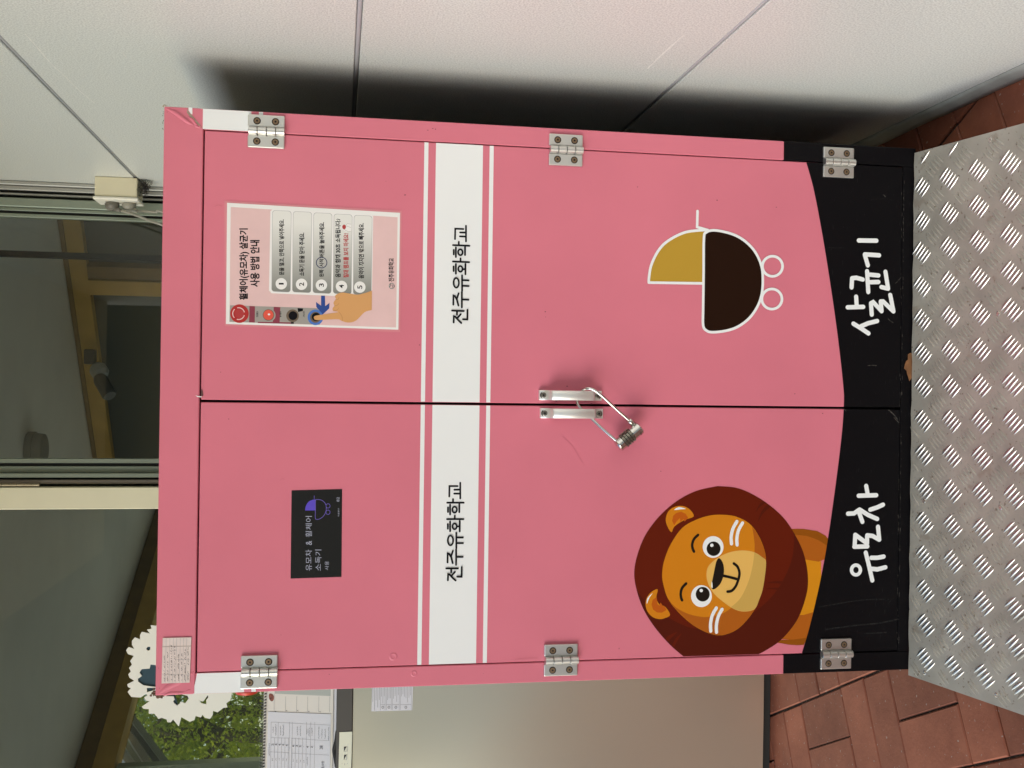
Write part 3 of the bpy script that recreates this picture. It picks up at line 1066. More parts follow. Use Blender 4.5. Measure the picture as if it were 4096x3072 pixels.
# scuffs and worn edges on the black base
M['chalk'] = mat('chalky_scuff', (0.014, 0.0135, 0.0135), 0.8, spec=0.1, var=(300, 0.7))
M['chalk2'] = mat('worn_edge', (0.075, 0.068, 0.06), 0.8, spec=0.1, var=(500, 0.8))
z8_ = Z(3072, 2304, 2.16)
z5_ = Z(3072, 1536, 2.16)
z4_ = Z(3072, 768, 2.16)
rng = random.Random(33)
for fn_, pts_, w_, mk, dr in ((z8_, [(430, 268), (620, 235), (820, 205), (1040, 200)], 0.0016, 'chalk', doorL), (z8_, [(500, 460), (760, 425), (960, 405), (1120, 372)], 0.0026, 'chalk', doorL),
                              (z8_, [(830, 495), (960, 490), (1020, 485)], 0.0022, 'chalk', doorL), (z8_, [(1005, 325), (1015, 270), (1060, 210), (1100, 180)], 0.0014, 'chalk', doorL),
                              (z5_, [(1040, 225), (1085, 265), (1115, 305)], 0.0014, 'chalk2', doorL), (z5_, [(1085, 290), (1130, 335)], 0.0010, 'chalk2', doorL), (z5_, [(655, 215), (672, 235)], 0.0009, 'chalk2', doorL),
                              (z4_, [(860, 1500), (900, 1497), (935, 1500)], 0.0008, 'chalk2', doorR), (z4_, [(995, 25), (1012, 42)], 0.0009, 'chalk2', doorR), (z4_, [(1095, 790), (1110, 780), (1150, 735)], 0.0007, 'chalk2', doorR), (z4_, [(1035, 1095), (1055, 1115), (1080, 1130)], 0.0007, 'chalk2', doorR),
                              (z4_, [(520, 480), (580, 484), (660, 482)], 0.0012, 'chalk', doorR), (z4_, [(880, 70), (1000, 60), (1080, 75)], 0.0010, 'chalk', doorR)):
    MB().flat([stroke_outline(catmull([fn_(*q) for q in pts_], 4, False), w_)], -0.00118).build('scuff_mark', M[mk], dr)
we = MB()
for k in range(130):
    x = rng.uniform(-0.455, 0.455)
    z = (DZ0 + rng.choice((0.0006, -0.0030))) + rng.gauss(0, 0.0005)
    l_, h_ = rng.uniform(0.001, 0.008), rng.uniform(0.0003, 0.0010)
    if abs(x) < 0.004:
        continue
    we.flat([[(x - l_ / 2, z - h_ / 2), (x + l_ / 2, z - h_ / 3), (x + l_ / 3, z + h_ / 2), (x - l_ / 3, z + h_ / 2)]], -0.00125 - 0.000002 * k)
tag(we.build('worn_edge', M['chalk2'], cab), kind='stuff')
# small nicks and pen specks in the pink vinyl
M['nick'] = mat('dark_nick', (0.12, 0.025, 0.03), 0.8)
nk = MB()
for px, py, a, b in ((1711, 521, 6, 2), (1731, 514, 5, 2), (1742, 517, 3, 4), (2181, 1247, 5, 3), (2182, 1268, 2, 2), (2868, 801, 4, 4), (2550, 748, 3, 3), (1620, 780, 7, 3), (1678, 1380, 4, 3), (915, 1676, 3, 3), (2268, 1545, 4, 4), (2476, 2594, 2, 6), (2225, 1604, 4, 3), (2365, 1616, 6, 4), (2340, 1604, 3, 2), (3290, 1654, 4, 3), (3179, 1575, 3, 3), (1317, 2697, 3, 2), (2643, 1885, 3, 3), (3105, 829, 3, 3)):
    nk.flat([[cpxy for cpxy in [(onY(px + 0.6 * a * math.cos(t_), py + 0.6 * b * math.sin(t_)).x, onY(px + 0.6 * a * math.cos(t_), py + 0.6 * b * math.sin(t_)).z) for t_ in (0, 1.2, 2.4, 3.4, 4.6, 5.5)]]], -0.0005)
tag(nk.build('vinyl_nicks', M['nick'], cab), kind='stuff')
hs = MB()
for pts_ in ([(2250, 1745), (2290, 1785), (2315, 1825), (2330, 1850)], [(1120, 1921), (1128, 1915), (1136, 1916)], [(858, 826), (874, 820), (888, 825)], [(2060, 2637), (2110, 2632), (2150, 2632)]):
    hs.flat([stroke_outline(catmull([(onY(*q).x, onY(*q).z) for q in pts_], 4, False), 0.0007)], -0.00045)
tag(hs.build('vinyl_creases', mat('pink_crease', (0.57, 0.145, 0.20), 0.5), cab), kind='stuff')
# torn nick where the two doors meet the top rail
tn = MB()
zn3 = Z(0, 1536, 2.16)
tn.flat([[zn3(*q) for q in [(1742, 40), (1752, 62), (1757, 100), (1745, 108), (1735, 92), (1738, 65)]]], -0.0012, 0)
tn.flat([[zn3(*q) for q in [(1688, 98), (1712, 104), (1745, 108), (1740, 116), (1706, 111)]]], -0.0013, 1)
tag(tn.build('torn_nick', [mat('torn_dark', (0.10, 0.04, 0.04), 0.8), M['white']], cab), kind='stuff')

# bits of the vinyl wrap: white fields at the top of the stiles, folds at the corners
def cpx(*q):
    p = onY(*q)
    return (p.x, p.z)


ZR = lambda x, y: cpx(600 + x / 3.6867, 380 + y / 3.6867)
ZL = lambda x, y: cpx(560 + x / 3.515, 2600 + y / 3.515)
CL = lambda q, lo, hi: (min(max(q[0], lo), hi), q[1])
rs = lambda q: CL(ZR(*q), DX + 0.0024, CW - 0.0006)
ls = lambda q: CL(ZL(*q), -CW + 0.0006, -DX - 0.0024)
for fn_, pts_ in ((rs, [(748, 100), (1497, 100), (1497, 900), (760, 900)]), (rs, [(1607, 100), (1670, 100), (1670, 900), (1607, 900)]), (ls, [(805, 100), (1460, 100), (1460, 900), (740, 900)]), (ls, [(1562, 100), (1625, 100), (1625, 900), (1562, 900)])):
    MB().flat([[fn_(q) for q in pts_]], -0.0003, 0, 0.0002).build('white_patch', M['white'], cab)
M['torn'] = mat('torn_backing', (0.32, 0.27, 0.20), 0.8, var=(120, 0.3))
fd = MB()


def fold(a, b, w, h, y0=-0.0008, mi=0, fn=ZR):
    fd = MB()
    a, b = Vector(fn(*a)), Vector(fn(*b))
    d = (b - a).normalized()
    nn = Vector((-d.y, d.x))
    N = 14
    vv, ff = [], []
    for i in range(N + 1):
        t_ = i / N
        e_ = math.sin(math.pi * min(1, t_ * 1.25 + 0.02)) ** 0.6 if t_ < 0.8 else max(0.05, math.sin(math.pi * min(0.999, t_)) ** 0.6)
        p = a + (b - a) * t_ + nn * (0.0015 * math.sin(t_ * 7))
        for s_, hh in ((-1, 0), (-0.5, 0.6), (0, 1), (0.55, 0.55), (1, 0)):
            q = p + nn * (s_ * w * e_)
            vv.append((q.x, y0 - hh * h * e_, q.y))
    for i in range(N):
        for k in range(4):
            ff.append((i * 5 + k, i * 5 + k + 1, i * 5 + 6 + k, i * 5 + 5 + k))
    fd.add(vv, ff, mi, True)
    fd.build('vinyl_fold', M['pink'], cab)


fold((245, 205), (760, 500), 0.0045, 0.0035)
fold((560, 330), (765, 480), 0.0030, 0.0025)
fold((270, 610), (785, 300), 0.0050, 0.0014, fn=ZL)
fold((330, 640), (720, 560), 0.0030, 0.0015, fn=ZL)
fd.flat([[ZR(*q) for q in [(545, 260), (560, 185), (565, 245), (620, 300), (660, 350), (745, 450), (770, 498), (720, 450), (640, 370), (590, 320)]]], -0.0012, 1)
fd.flat([[ZR(*q) for q in [(568, 184), (626, 188), (626, 292), (600, 275), (570, 230)]]], -0.0011, 2)
fd.flat([[ZR(*q) for q in [(180, 175), (205, 140), (270, 155), (215, 160), (205, 185)]]], -0.0012, 1)
rng = random.Random(3)
for k in range(9):
    x, y = 192 + rng.uniform(-6, 10), 230 + rng.uniform(0, 320)
    fd.flat([[ZR(x + 6 * math.cos(a_), y + 9 * math.sin(a_)) for a_ in (0, 1.6, 3, 4.6)]], -0.0013, 3)
for x, y in ((255, 255), (422, 322)):
    fd.flat([[ZR(x + 4 * math.cos(a_), y + 5 * math.sin(a_)) for a_ in (0, 1.6, 3, 4.6)]], -0.0013, 3)
for x, y in ((260, 252), (275, 533)):
    fd.flat([[ZL(x + 4 * math.cos(a_), y + 6 * math.sin(a_)) for a_ in (0, 1.6, 3, 4.6)]], -0.0013, 3)
tag(fd.build('torn_vinyl', [M['pink'], M['torn'], M['white'], M['gap']], cab), kind='stuff')
# crumbled filler at the upper left corner
cr_ = MB()
for k in range(70):
    x, y = 215 + rng.gauss(0, 32) + (k % 3) * 30, 610 + rng.gauss(0, 22)
    if x > 228 and y < 640:
        y = 636 + rng.uniform(0, 25)
    p = onY(560 + x / 3.515, 2600 + y / 3.515, 0.004)
    r_ = rng.uniform(0.0008, 0.0028)
    cr_.lathe((p.x, p.y, p.z - r_), (rng.uniform(-1, 1), rng.uniform(-1, 1), 1), [(0, r_ * 0.3), (r_ * 0.7, r_), (r_ * 1.5, r_ * 0.4)], 5)
cr_.build('crumbled_edge', mat('crumbled_board', (0.16, 0.09, 0.06), 0.9), cab)
# dents: small ring blisters under the vinyl
for (px, py, r_) in ((1573, 2626, 0.0075), (1656, 2694, 0.006)):
    p = onY(px, py)
    MB().lathe((p.x, 0.0, p.z), (0, -1, 0), [(0.0, r_), (0.0007, r_ * 0.75), (0.0008, r_ * 0.6), (0.0003, r_ * 0.35)], 24).build('blister', M['pink'], cab)

# stock label on the top rail
sk = MB()
sp = [(1408, 533), (1655, 527), (1640, 918), (1398, 925)]
zk = Z(0, 2304, 2.16)
sk.flat([[zk(*q) for q in sp]], -0.0024, 0, 0.0003)
for x in (1438, 1470, 1500, 1528, 1560, 1588, 1615):
    strokes(sk, [[(x, 535), (x - 8, 918)]], zk, 0.0004, -0.00255, 1)
for x0, x1, y in ((1470, 1528, 640), (1560, 1640, 720), (1430, 1500, 850), (1408, 1640, 850), (1528, 1560, 720)):
    strokes(sk, [[(x0, y), (x1, y)]], zk, 0.0004, -0.0026, 1)
strokes(sk, [[(1405, 608), (1650, 602)]], zk, 0.0014, -0.00265, 2)
rng = random.Random(5)
for x in (1422, 1450, 1482, 1512, 1543, 1572, 1600, 1626):
    y = rng.uniform(580, 700)
    while y < 900:
        l_ = rng.uniform(3, 8)
        if rng.random() < 0.6:
            strokes(sk, [[(x + rng.uniform(-5, 3), y), (x + rng.uniform(-1, 6), y + l_)]], zk, 0.0006, -0.0027, 3)
        y += l_ + rng.uniform(2, 6)
sk.build('stock_label', [mat('label_paper', (0.68, 0.58, 0.54), 0.7, var=(60, 0.06)), M['grid'], mat('crease', (0.45, 0.37, 0.33), 0.8), M['ink']], cab)

# red stop button on the left side
rb = onY(985, 2785, 0.09)
bt = MB()
bz = rb.z
bt.lathe((-CW, 0.10, bz), (-1, 0, 0), [(0, 0.016), (0.012, 0.016), (0.013, 0.021), (0.024, 0.0225), (0.029, 0.020), (0.031, 0.014)], 28)
bt.build('stop_button', M['red'], cab)

# ------------------------------------------------------------------ laminated poster on the right door
zp = Z(800, 700, 2.37)
po = zp(1880, 1467)
poster = empty('instruction_poster', (zp(1000, 900)[0], -0.0012, zp(1880, 1000)[1]), 'laminated pink instruction sheet with five numbered steps taped on the right cabinet door', 'poster')
PYY = -0.0016
MB().flat([[zp(232, 245), zp(236, 1432), zp(1897, 1490), zp(1913, 340)][::-1], [zp(260, 267), zp(249, 1411), zp(1878, 1465), zp(1894, 362)]], -0.0008).build('laminate', mat('laminate_film', (0.70, 0.25, 0.29), 0.18, spec=0.6), poster)
M['blush'] = mat('blush_print', (0.73, 0.50, 0.49), 0.4, var=(25, 0.03))
MB().flat([[zp(258, 265), zp(247, 1413), zp(1880, 1467), zp(1896, 360)][::-1]], PYY, 0, 0.0001).build('sheet', M['paper'], poster)


def grad_mat():
    m = mat('grey_gradient_print', (0.5, 0.5, 0.48), 0.4)
    nt = m.node_tree
    tc = nt.nodes.new('ShaderNodeTexCoord')
    sp_ = nt.nodes.new('ShaderNodeSeparateXYZ')
    nt.links.new(tc.outputs['Generated'], sp_.inputs[0])
    c = nt.nodes.new('ShaderNodeValToRGB')
    c.color_ramp.elements[0].color = (0.21, 0.215, 0.19, 1)
    c.color_ramp.elements[1].color = (0.74, 0.74, 0.70, 1)
    c.color_ramp.elements[1].position = 0.85
    nt.links.new(sp_.outputs[0], c.inputs[0])
    nt.links.new(c.outputs[0], nt.nodes['Principled BSDF'].inputs['Base Color'])
    return m


PMt = [M['blush'], M['paper'], M['ink'], grad_mat(), mat('red_print', (0.42, 0.035, 0.035), 0.4), mat('blue_print', (0.018, 0.06, 0.27), 0.4), mat('skin_print', (0.64, 0.33, 0.12), 0.4), mat('skin_line_print', (0.50, 0.235, 0.085), 0.4), mat('plate_print', (0.33, 0.31, 0.28), 0.4), mat('maroon_print', (0.24, 0.035, 0.06), 0.4), mat('coral_print', (0.72, 0.09, 0.055), 0.4), mat('navy_print', (0.015, 0.025, 0.09), 0.4), mat('sky_print', (0.06, 0.17, 0.52), 0.4), mat('deep_red_print', (0.42, 0.018, 0.015), 0.4), mat('taupe_print', (0.14, 0.10, 0.065), 0.4), mat('green_print', (0.03, 0.16, 0.12), 0.4)]
pr = MB()
y = PYY - 0.00008
q4 = lambda *pts: [zp(*q) for q in pts]
pr.flat([q4((292, 305), (280, 1393), (1858, 1446), (1873, 402))[::-1]], y, 0)
pr.flat([q4((690, 326), (668, 345), (655, 1095), (680, 1122), (1600, 1162), (1630, 1140), (1642, 395), (1625, 382), (700, 326))[::-1]], y - 0.00004, 1)
pr.build('printed_ground', PMt, poster)


def rrect(x0, x1, y0, y1, sh=0.0, r=26):
    out = []
    for cx, cy, a0 in ((x0 + r, y0 + r, 180), (x1 - r, y0 + r, 270), (x1 - r, y1 - r, 0), (x0 + r, y1 - r, 90)):
        for k in range(5):
            a = R(a0 + 90 * k / 4)
            X, Y = cx + r * math.cos(a), cy + r * math.sin(a)
            out.append((X - (Y - y0) * 0.011, Y + (X - x0) * 0.045))
    return out


for bx0, bx1, by0, by1 in ((690, 864, 338, 1102), (886, 1058, 348, 1108), (1080, 1250, 360, 1116), (1272, 1441, 372, 1122), (1462, 1630, 384, 1130)):
    b_ = MB()
    b_.flat([[zp(*q) for q in rrect(bx0 - 3, bx1 + 3, by0 - 3, by1 + 3)]], y - 0.00008, 1)
    b_.flat([[zp(*q) for q in rrect(bx0, bx1, by0, by1)]], y - 0.00012, 0)
    b_.build('step_box', [PMt[3], M['grid']], poster)
pr = MB()
for (cx, cy), dgt in zip(((771, 1032), (963, 1037), (1151, 1045), (1341, 1057), (1515, 1064)), '12345'):
    pr.flat([[zp(*q) for q in circle(cx, cy, 54)]], y - 0.0002, 1)
    wd = 8 if dgt == '1' else 17
    put_text(pr, dgt, zp, (cx - 23, cx + 23, cy - wd, cy + wd), y - 0.00026, 2, 0.012)
pr.build('step_number', PMt, poster)
pr = MB()
for body, rect, bo_ in (("휠체어(유모차) 살균기", (372, 468, 508, 1185), 0.03), ("사용 방법 안내", (476, 566, 618, 1062), 0.03)):
    put_text(pr, body, zp, rect, y - 0.0002, 2, bo_)
pr.build('title', PMt, poster)
pr = MB()
for body, rect, mi in (("문을 열고, 안쪽으로 넣어주세요.", (750, 802, 422, 950), 2), ("소독기 문을 닫아 주세요.", (940, 992, 548, 957), 2), ("왼쪽", (1130, 1174, 898, 968), 2), ("시작", (1132, 1172, 793, 872), 2), ("버튼을 눌러주세요.", (1130, 1180, 448, 780), 2),
                       ("음악과 함께 30초 소독됩니다♪", (1282, 1334, 415, 972), 2), ("절대 램프를 보지 마세요!", (1358, 1410, 555, 975), 4), ("음악이 꺼지면 밖으로 빼주세요.", (1503, 1555, 458, 982), 2)):
    pr = MB()
    put_text(pr, body, zp, rect, y - 0.0002, mi, 0.03)
    pr.build('step_text', PMt, poster)
pr = MB()
ring(pr, zp, 1153, 832, 50, 50, 8, y - 0.00022, 11)
pr.build('circle_mark', PMt, poster)
pr = MB()
put_text(pr, "전주유화학교", zp, (1786, 1840, 790, 1012), y - 0.0002, 2, 0.022)
ring(pr, zp, 1817, 1053, 24, 26, 5, y - 0.0002, 15)
strokes(pr, [[(1800, 1030), (1812, 1045), (1800, 1058)], [(1822, 1040), (1830, 1052), (1822, 1068)], [(1838, 1042), (1843, 1056), (1836, 1070)]], zp, 0.0009, y - 0.00024, 2)
pr.build('school_name', PMt, poster)
pr = MB()
# little figure covering its eyes
pr.flat([[zp(*q) for q in catmull([(1432, 470), (1400, 462), (1380, 478), (1350, 472), (1340, 495), (1355, 520), (1390, 540), (1420, 538), (1432, 530)], 3)]], y - 0.00018, 1)
pr.flat([[zp(*q) for q in circle(1366, 494, 18, 22, 16)]], y - 0.00022, 4)
strokes(pr, [[(1430, 468), (1398, 462), (1378, 480), (1430, 500)], [(1430, 535), (1405, 540), (1362, 515)]], zp, 0.0005, y - 0.00026, 8)
pr.build('figure_print', PMt, poster)
pr = MB()
pr.flat([q4((285, 1236), (280, 1392), (1135, 1420), (1165, 1265))[::-1]], y - 0.0001, 8)
pr.flat([q4((470, 1242), (466, 1398), (520, 1400), (522, 1245))[::-1]], y - 0.00014, 9)
pr.flat([q4((700, 1250), (690, 1405), (755, 1407), (762, 1254))[::-1]], y - 0.00014, 9)
pr.flat([q4((550, 1392), (548, 1404), (880, 1412), (884, 1398))[::-1]], y - 0.00015, 9)
pr.flat([q4((925, 1262), (930, 1300), (975, 1290), (978, 1266))[::-1]], y - 0.00014, 2)
pr.flat([q4((862, 1395), (860, 1412), (890, 1412), (890, 1395))[::-1]], y - 0.00016, 2)
for cx, cy, r_, mi, k in ((375, 1315, 88, 13, 0), (655, 1330, 62, 8, 0), (650, 1328, 54, 14, 1), (649, 1327, 48, 10, 2), (878, 1335, 60, 14, 1), (882, 1334, 42, 2, 2), (1095, 1350, 74, 12, 0), (1095, 1350, 52, 14, 1), (1100, 1346, 40, 2, 2)):
    pr.flat([[zp(*q) for q in circle(cx, cy, r_)]], y - 0.0002 - 0.00004 * k, mi)
pr.flat([[zp(*q) for q in circle(375, 1315, 44)]], y - 0.00026, 4)
pr.flat([[zp(*q) for q in circle(655, 1322, 12, 9, 12)]], y - 0.00034, 1)
for a0 in (20, 140, 260):
    strokes(pr, [[(367 + 56 * math.cos(R(a0 + t_)), 1315 + 56 * math.sin(R(a0 + t_))) for t_ in range(0, 85, 12)]], zp, 0.0016, y - 0.0003, 0)
for x in (543, 762, 984):
    put_text(pr, "전원램프" if x == 543 else ("동작램프" if x == 762 else "시작스위치"), zp, (x - 8, x + 10, 1292, 1348), y - 0.0002, 2, 0.02)
pr.build('photo_strip', PMt, poster)
pr = MB()
pr.flat([q4((1148, 1145), (1185, 1146), (1187, 1245), (1228, 1212), (1225, 1265), (1165, 1322), (1103, 1252), (1100, 1205), (1148, 1240))], y - 0.0004, 5)
pr.build('blue_arrow', PMt, poster)
pr = MB()
pr.flat([[zp(*q) for q in catmull([(1080, 1352), (1095, 1335), (1200, 1318), (1310, 1300), (1262, 1288), (1258, 1262), (1275, 1242), (1265, 1215), (1278, 1190), (1290, 1180), (1280, 1150), (1300, 1130), (1345, 1115), (1420, 1125), (1500, 1135), (1580, 1115)], 4, False) + [(1630, 1097), (1628, 1280)] + catmull([(1625, 1282), (1560, 1302), (1480, 1380), (1410, 1400), (1345, 1385), (1310, 1368), (1200, 1372), (1110, 1376), (1084, 1368)], 4, False)]], y - 0.00046, 6)
for l_ in ([(1262, 1288), (1300, 1280), (1312, 1262)], [(1275, 1242), (1300, 1236), (1316, 1220)], [(1284, 1182), (1308, 1180), (1318, 1160)], [(1318, 1300), (1345, 1340), (1350, 1382)]):
    strokes(pr, [l_], zp, 0.0009, y - 0.0005, 7, True)
pr.build('pointing_hand', PMt, poster)

# ------------------------------------------------------------------ combination padlock
zl2 = Z(2048, 1400, 3.385)
lock = empty('combination_padlock', (zl2(1600, 1100)[0], -0.02, zl2(1600, 1100)[1]), 'nickel combination padlock hanging with its long shackle through both door handles', 'padlock')


def lp3(x, y_, d):
    p = onY(2048 + x / 3.385, 1400 + y_ / 3.385, d)
    return (p.x, p.y, p.z)


sh = [lp3(1625, 985, -0.034), lp3(1560, 930, -0.036), lp3(1400, 790, -0.040), lp3(1250, 650, -0.042), lp3(1160, 575, -0.042), lp3(1090, 532, -0.041), lp3(1020, 520, -0.037), lp3(965, 535, -0.028), lp3(925, 575, -0.016), lp3(895, 630, -0.009), lp3(884, 690, -0.008), lp3(895, 745, -0.009), lp3(930, 790, -0.010), lp3(1000, 860, -0.011), lp3(1080, 930, -0.016), lp3(1200, 1045, -0.022), lp3(1330, 1160, -0.027), lp3(1420, 1235, -0.030)]
MB().tube(catmull(sh, 5, False), 0.0027, 14).build('shackle', M['chrome'], lock)
A, Bv = Vector(lp3(1438, 1292, -0.026)), Vector(lp3(1728, 1050, -0.028))
ax = (Bv - A).normalized()
Lk = (Bv - A).length
rb_ = 0.0123
MB().lathe(A, ax, [(-0.002, rb_ * 0.8), (0.0, rb_ * 0.97), (0.001, rb_), (0.0105, rb_), (0.0108, rb_ * 0.93)], 10).build('end_cap', M['chrome'], lock)
MB().lathe(A, ax, [(Lk - 0.0185, rb_ * 0.93), (Lk - 0.018, rb_), (Lk - 0.001, rb_), (Lk, rb_ * 0.96), (Lk + 0.0015, rb_ * 0.8)], 28).build('end_cap', M['chrome'], lock)
dl = (Lk - 0.0185 - 0.0112) / 4
for k in range(4):
    db = MB()
    t0 = 0.0112 + dl * k
    db.lathe(A + ax * t0, ax, [(0.0002, rb_ * 0.90), (0.0006, rb_ * 0.97), (dl - 0.0006, rb_ * 0.97), (dl - 0.0002, rb_ * 0.90)], 24)
    a1 = ax.orthogonal().normalized()
    b1 = ax.cross(a1)
    for i in range(10):
        a = 2 * math.pi * (i + 0.5 * (k % 2)) / 10
        c = A + ax * (t0 + dl / 2) + (a1 * math.cos(a) + b1 * math.sin(a)) * (rb_ * 0.99)
        db.bar(c - ax * (dl * 0.34), c + ax * (dl * 0.34), 0.0028, 0.0024, (a1 * math.cos(a) + b1 * math.sin(a)))
    db.build('number_dial', M['dial'], lock)
# the shackle's collar
c0, c1 = Vector(lp3(1575, 945, -0.0345)), Vector(lp3(1650, 1010, -0.031))
MB().tube([c0, c1], 0.0048, 14).build('shackle_collar', M['chrome'], lock)
# stamped arrow mark and word on the cap: raised dark ticks
tk = MB()
out = (Vector((0, -1, 0)) - ax * Vector((0, -1, 0)).dot(ax)).normalized()
side = ax.cross(out)
for i, (s_, l_) in enumerate(((-0.4, 0.0035), (-0.2, 0.004), (0.0, 0.0035), (0.2, 0.004), (0.4, 0.003))):
    a = s_ * 0.9 + 0.75
    dv = out * math.cos(a) + side * math.sin(a)
    c = A + ax * (Lk - 0.006) + dv * (rb_ + 0.00005)
    tk.bar(c - ax * l_ / 2, c + ax * l_ / 2, 0.0006, 0.0002, dv)
tk.build('stamped_mark', M['gap'], lock)

# ------------------------------------------------------------------ tread plate ramp
SL = math.tan(R(13.6))
rm = empty('tread_plate_ramp', (0, -0.24, 0), 'worn aluminium tread plate ramp leading up to the cabinet doors', 'ramp')
RX0, RX1, RY0, RY1 = -0.5095, 0.490, -0.478, -0.004
rp = MB()
zt_ = lambda y_: CZ0 + 0.0070 + SL * y_
n_ = 40
vv = []
for k in range(n_ + 1):
    x = RX0 + (RX1 - RX0) * k / n_
    jag = 0.0008 * math.sin(k * 2.3) + 0.0006 * math.sin(k * 5.1)
    for y_, off in ((RY1 + jag, 0), (RY0, 0), (RY0, -0.0032), (RY1 + jag, -0.0032)):
        vv.append((x, y_, max(zt_(y_) + off, 0.0008)))
ff = []
for k in range(n_):
    for i in range(4):
        ff.append((k * 4 + i, k * 4 + (i + 1) % 4, k * 4 + 4 + (i + 1) % 4, k * 4 + 4 + i))
ff += [(3, 2, 1, 0), (n_ * 4, n_ * 4 + 1, n_ * 4 + 2, n_ * 4 + 3)]
rp.add(vv, ff)
rp.build('plate', M['tread'], rm)
for x in (-0.42, 0.0, 0.42):
    rv = MB()
    rv.add([(x - 0.01, -0.03, 0.0005), (x + 0.01, -0.03, 0.0005), (x + 0.01, -0.40, 0.0005), (x - 0.01, -0.40, 0.0005), (x - 0.01, -0.03, zt_(-0.03) - 0.004), (x + 0.01, -0.03, zt_(-0.03) - 0.004), (x + 0.01, -0.40, zt_(-0.40) - 0.004), (x - 0.01, -0.40, zt_(-0.40) - 0.004)],
           [(0, 1, 2, 3), (7, 6, 5, 4), (0, 4, 5, 1), (1, 5, 6, 2), (2, 6, 7, 3), (3, 7, 4, 0)])
    rv.build('support_rib', M['charcoal'], rm)


def bar_mesh(l, w, h):
    mb = MB()
    NS, NK = 7, 5
    for i in range(NS):
        t_ = -1 + 2 * i / (NS - 1)
        g = max(0.06, (1 - abs(t_) ** 2.2))
        bend = 0.0011 * (1 - t_ * t_)
        for k in range(NK):
            a = math.pi * k / (NK - 1)
            mb.v.append((l / 2 * t_, bend + w / 2 * g * math.cos(a), h * g * math.sin(a)))
    for i in range(NS - 1):
        for k in range(NK - 1):
            mb.f.append((i * NK + k, i * NK + k + 1, (i + 1) * NK + k + 1, (i + 1) * NK + k))
    me = bpy.data.meshes.new('tread_bar')
    me.from_pydata(mb.v, [], mb.f)
    me.polygons.foreach_set('use_smooth', [True] * len(me.polygons))
    return me, mb


bar_me, bar_mb = bar_mesh(0.0320, 0.0056, 0.0020)
bar_me.materials.append(M['treadbar'])
tilt = Matrix.Rotation(math.atan(SL), 4, 'X')
SX, SY, TW = 0.0638, 0.0657, R(1.6)
rest = MB()
nbar = 0
bars = []
for kind in (0, 1):
    for i in range(-18, 20):
        for j in range(-3, 12):
            gx, gy = (i + 0.5 * kind) * SX, -(j + 0.5 * kind) * SY
            cx = 0.3593 + gx * math.cos(TW) - gy * math.sin(TW)
            cy = -0.0226 + gx * math.sin(TW) + gy * math.cos(TW)
            for b in range(-2, 3):
                dx, dy = (-0.0056 * b, -0.0058 * b) if kind == 0 else (0.0056 * b, -0.0058 * b)
                x, y_ = cx + dx, cy + dy
                ang = R(-46) if kind == 0 else R(46)
                hx, hy = abs(math.cos(ang)) * 0.0155, abs(math.sin(ang)) * 0.0155
                if not (RX0 + hx < x < RX1 - hx and RY0 + hy < y_ < RY1 - hy + 0.0025):
                    continue
                bars.append((kind, x, y_, ang + random.gauss(0, 0.02)))
# the nearest rows in view are single parts, the rest one joined part
vis = [q for q in bars if q[0] == 0 and q[2] > -0.25]
vis.sort(key=lambda q: q[2])
vis = vis[-300:]
visset = set(id(q) for q in vis)
for q in bars:
    kind, x, y_, ang = q
    bas = Matrix.Translation((x, y_, zt_(y_) - 0.0001)) @ tilt @ Matrix.Rotation(ang, 4, 'Z')
    if id(q) in visset:
        link('tread_bar', bar_me, None, rm, bas)
    else:
        if kind:
            bas = bas @ Matrix.Scale(0.95, 4, (0, 0, 1))
        rest.add([bas @ Vector(v) for v in bar_mb.v], bar_mb.f, 0, True)
tag(rest.build('tread_pattern', M['tread'], rm), kind='stuff')  # bars turned from the light keep the dull plate colour as painted shade
for px, py in ((3690, 635), (3986, 2781), (3960, 560), (3698, 2692), (3696, 1273), (3992, 1255), (3696, 2004), (4002, 2030)):
    d = ray(px, py)
    s_ = (CZ0 + 0.0070 + SL * CAM.y - CAM.z) / (d.z - SL * d.y)
    p = CAM + d * s_
    MB().lathe((p.x, p.y, p.z - 0.0005), (0, -math.sin(math.atan(SL)), math.cos(math.atan(SL))), [(0, 0.0042), (0.0010, 0.0040), (0.0016, 0.0028), (0.0013, 0.0014)], 14).build('rivet', M['treadbar'], rm)

# ------------------------------------------------------------------ dry leaf by the ramp
lf = MB()
lc = onY(3622, 1465, -0.0022)
pts = []
for k in range(22):
    a = 2 * math.pi * k / 22
    r_ = 0.018 * (1 + 0.16 * math.sin(5 * a) + 0.08 * math.sin(11 * a + 1))
    pts.append((lc.x + r_ * 1.35 * math.cos(a), lc.z - 0.013 + r_ * 0.75 * math.sin(a)))
lf.flat([pts], lc.y, 0, 0.0006)
tag(lf.build('dry_leaf', M['leafdry']), 'curled brown dry leaf stuck between the ramp and the cabinet base', 'leaf')

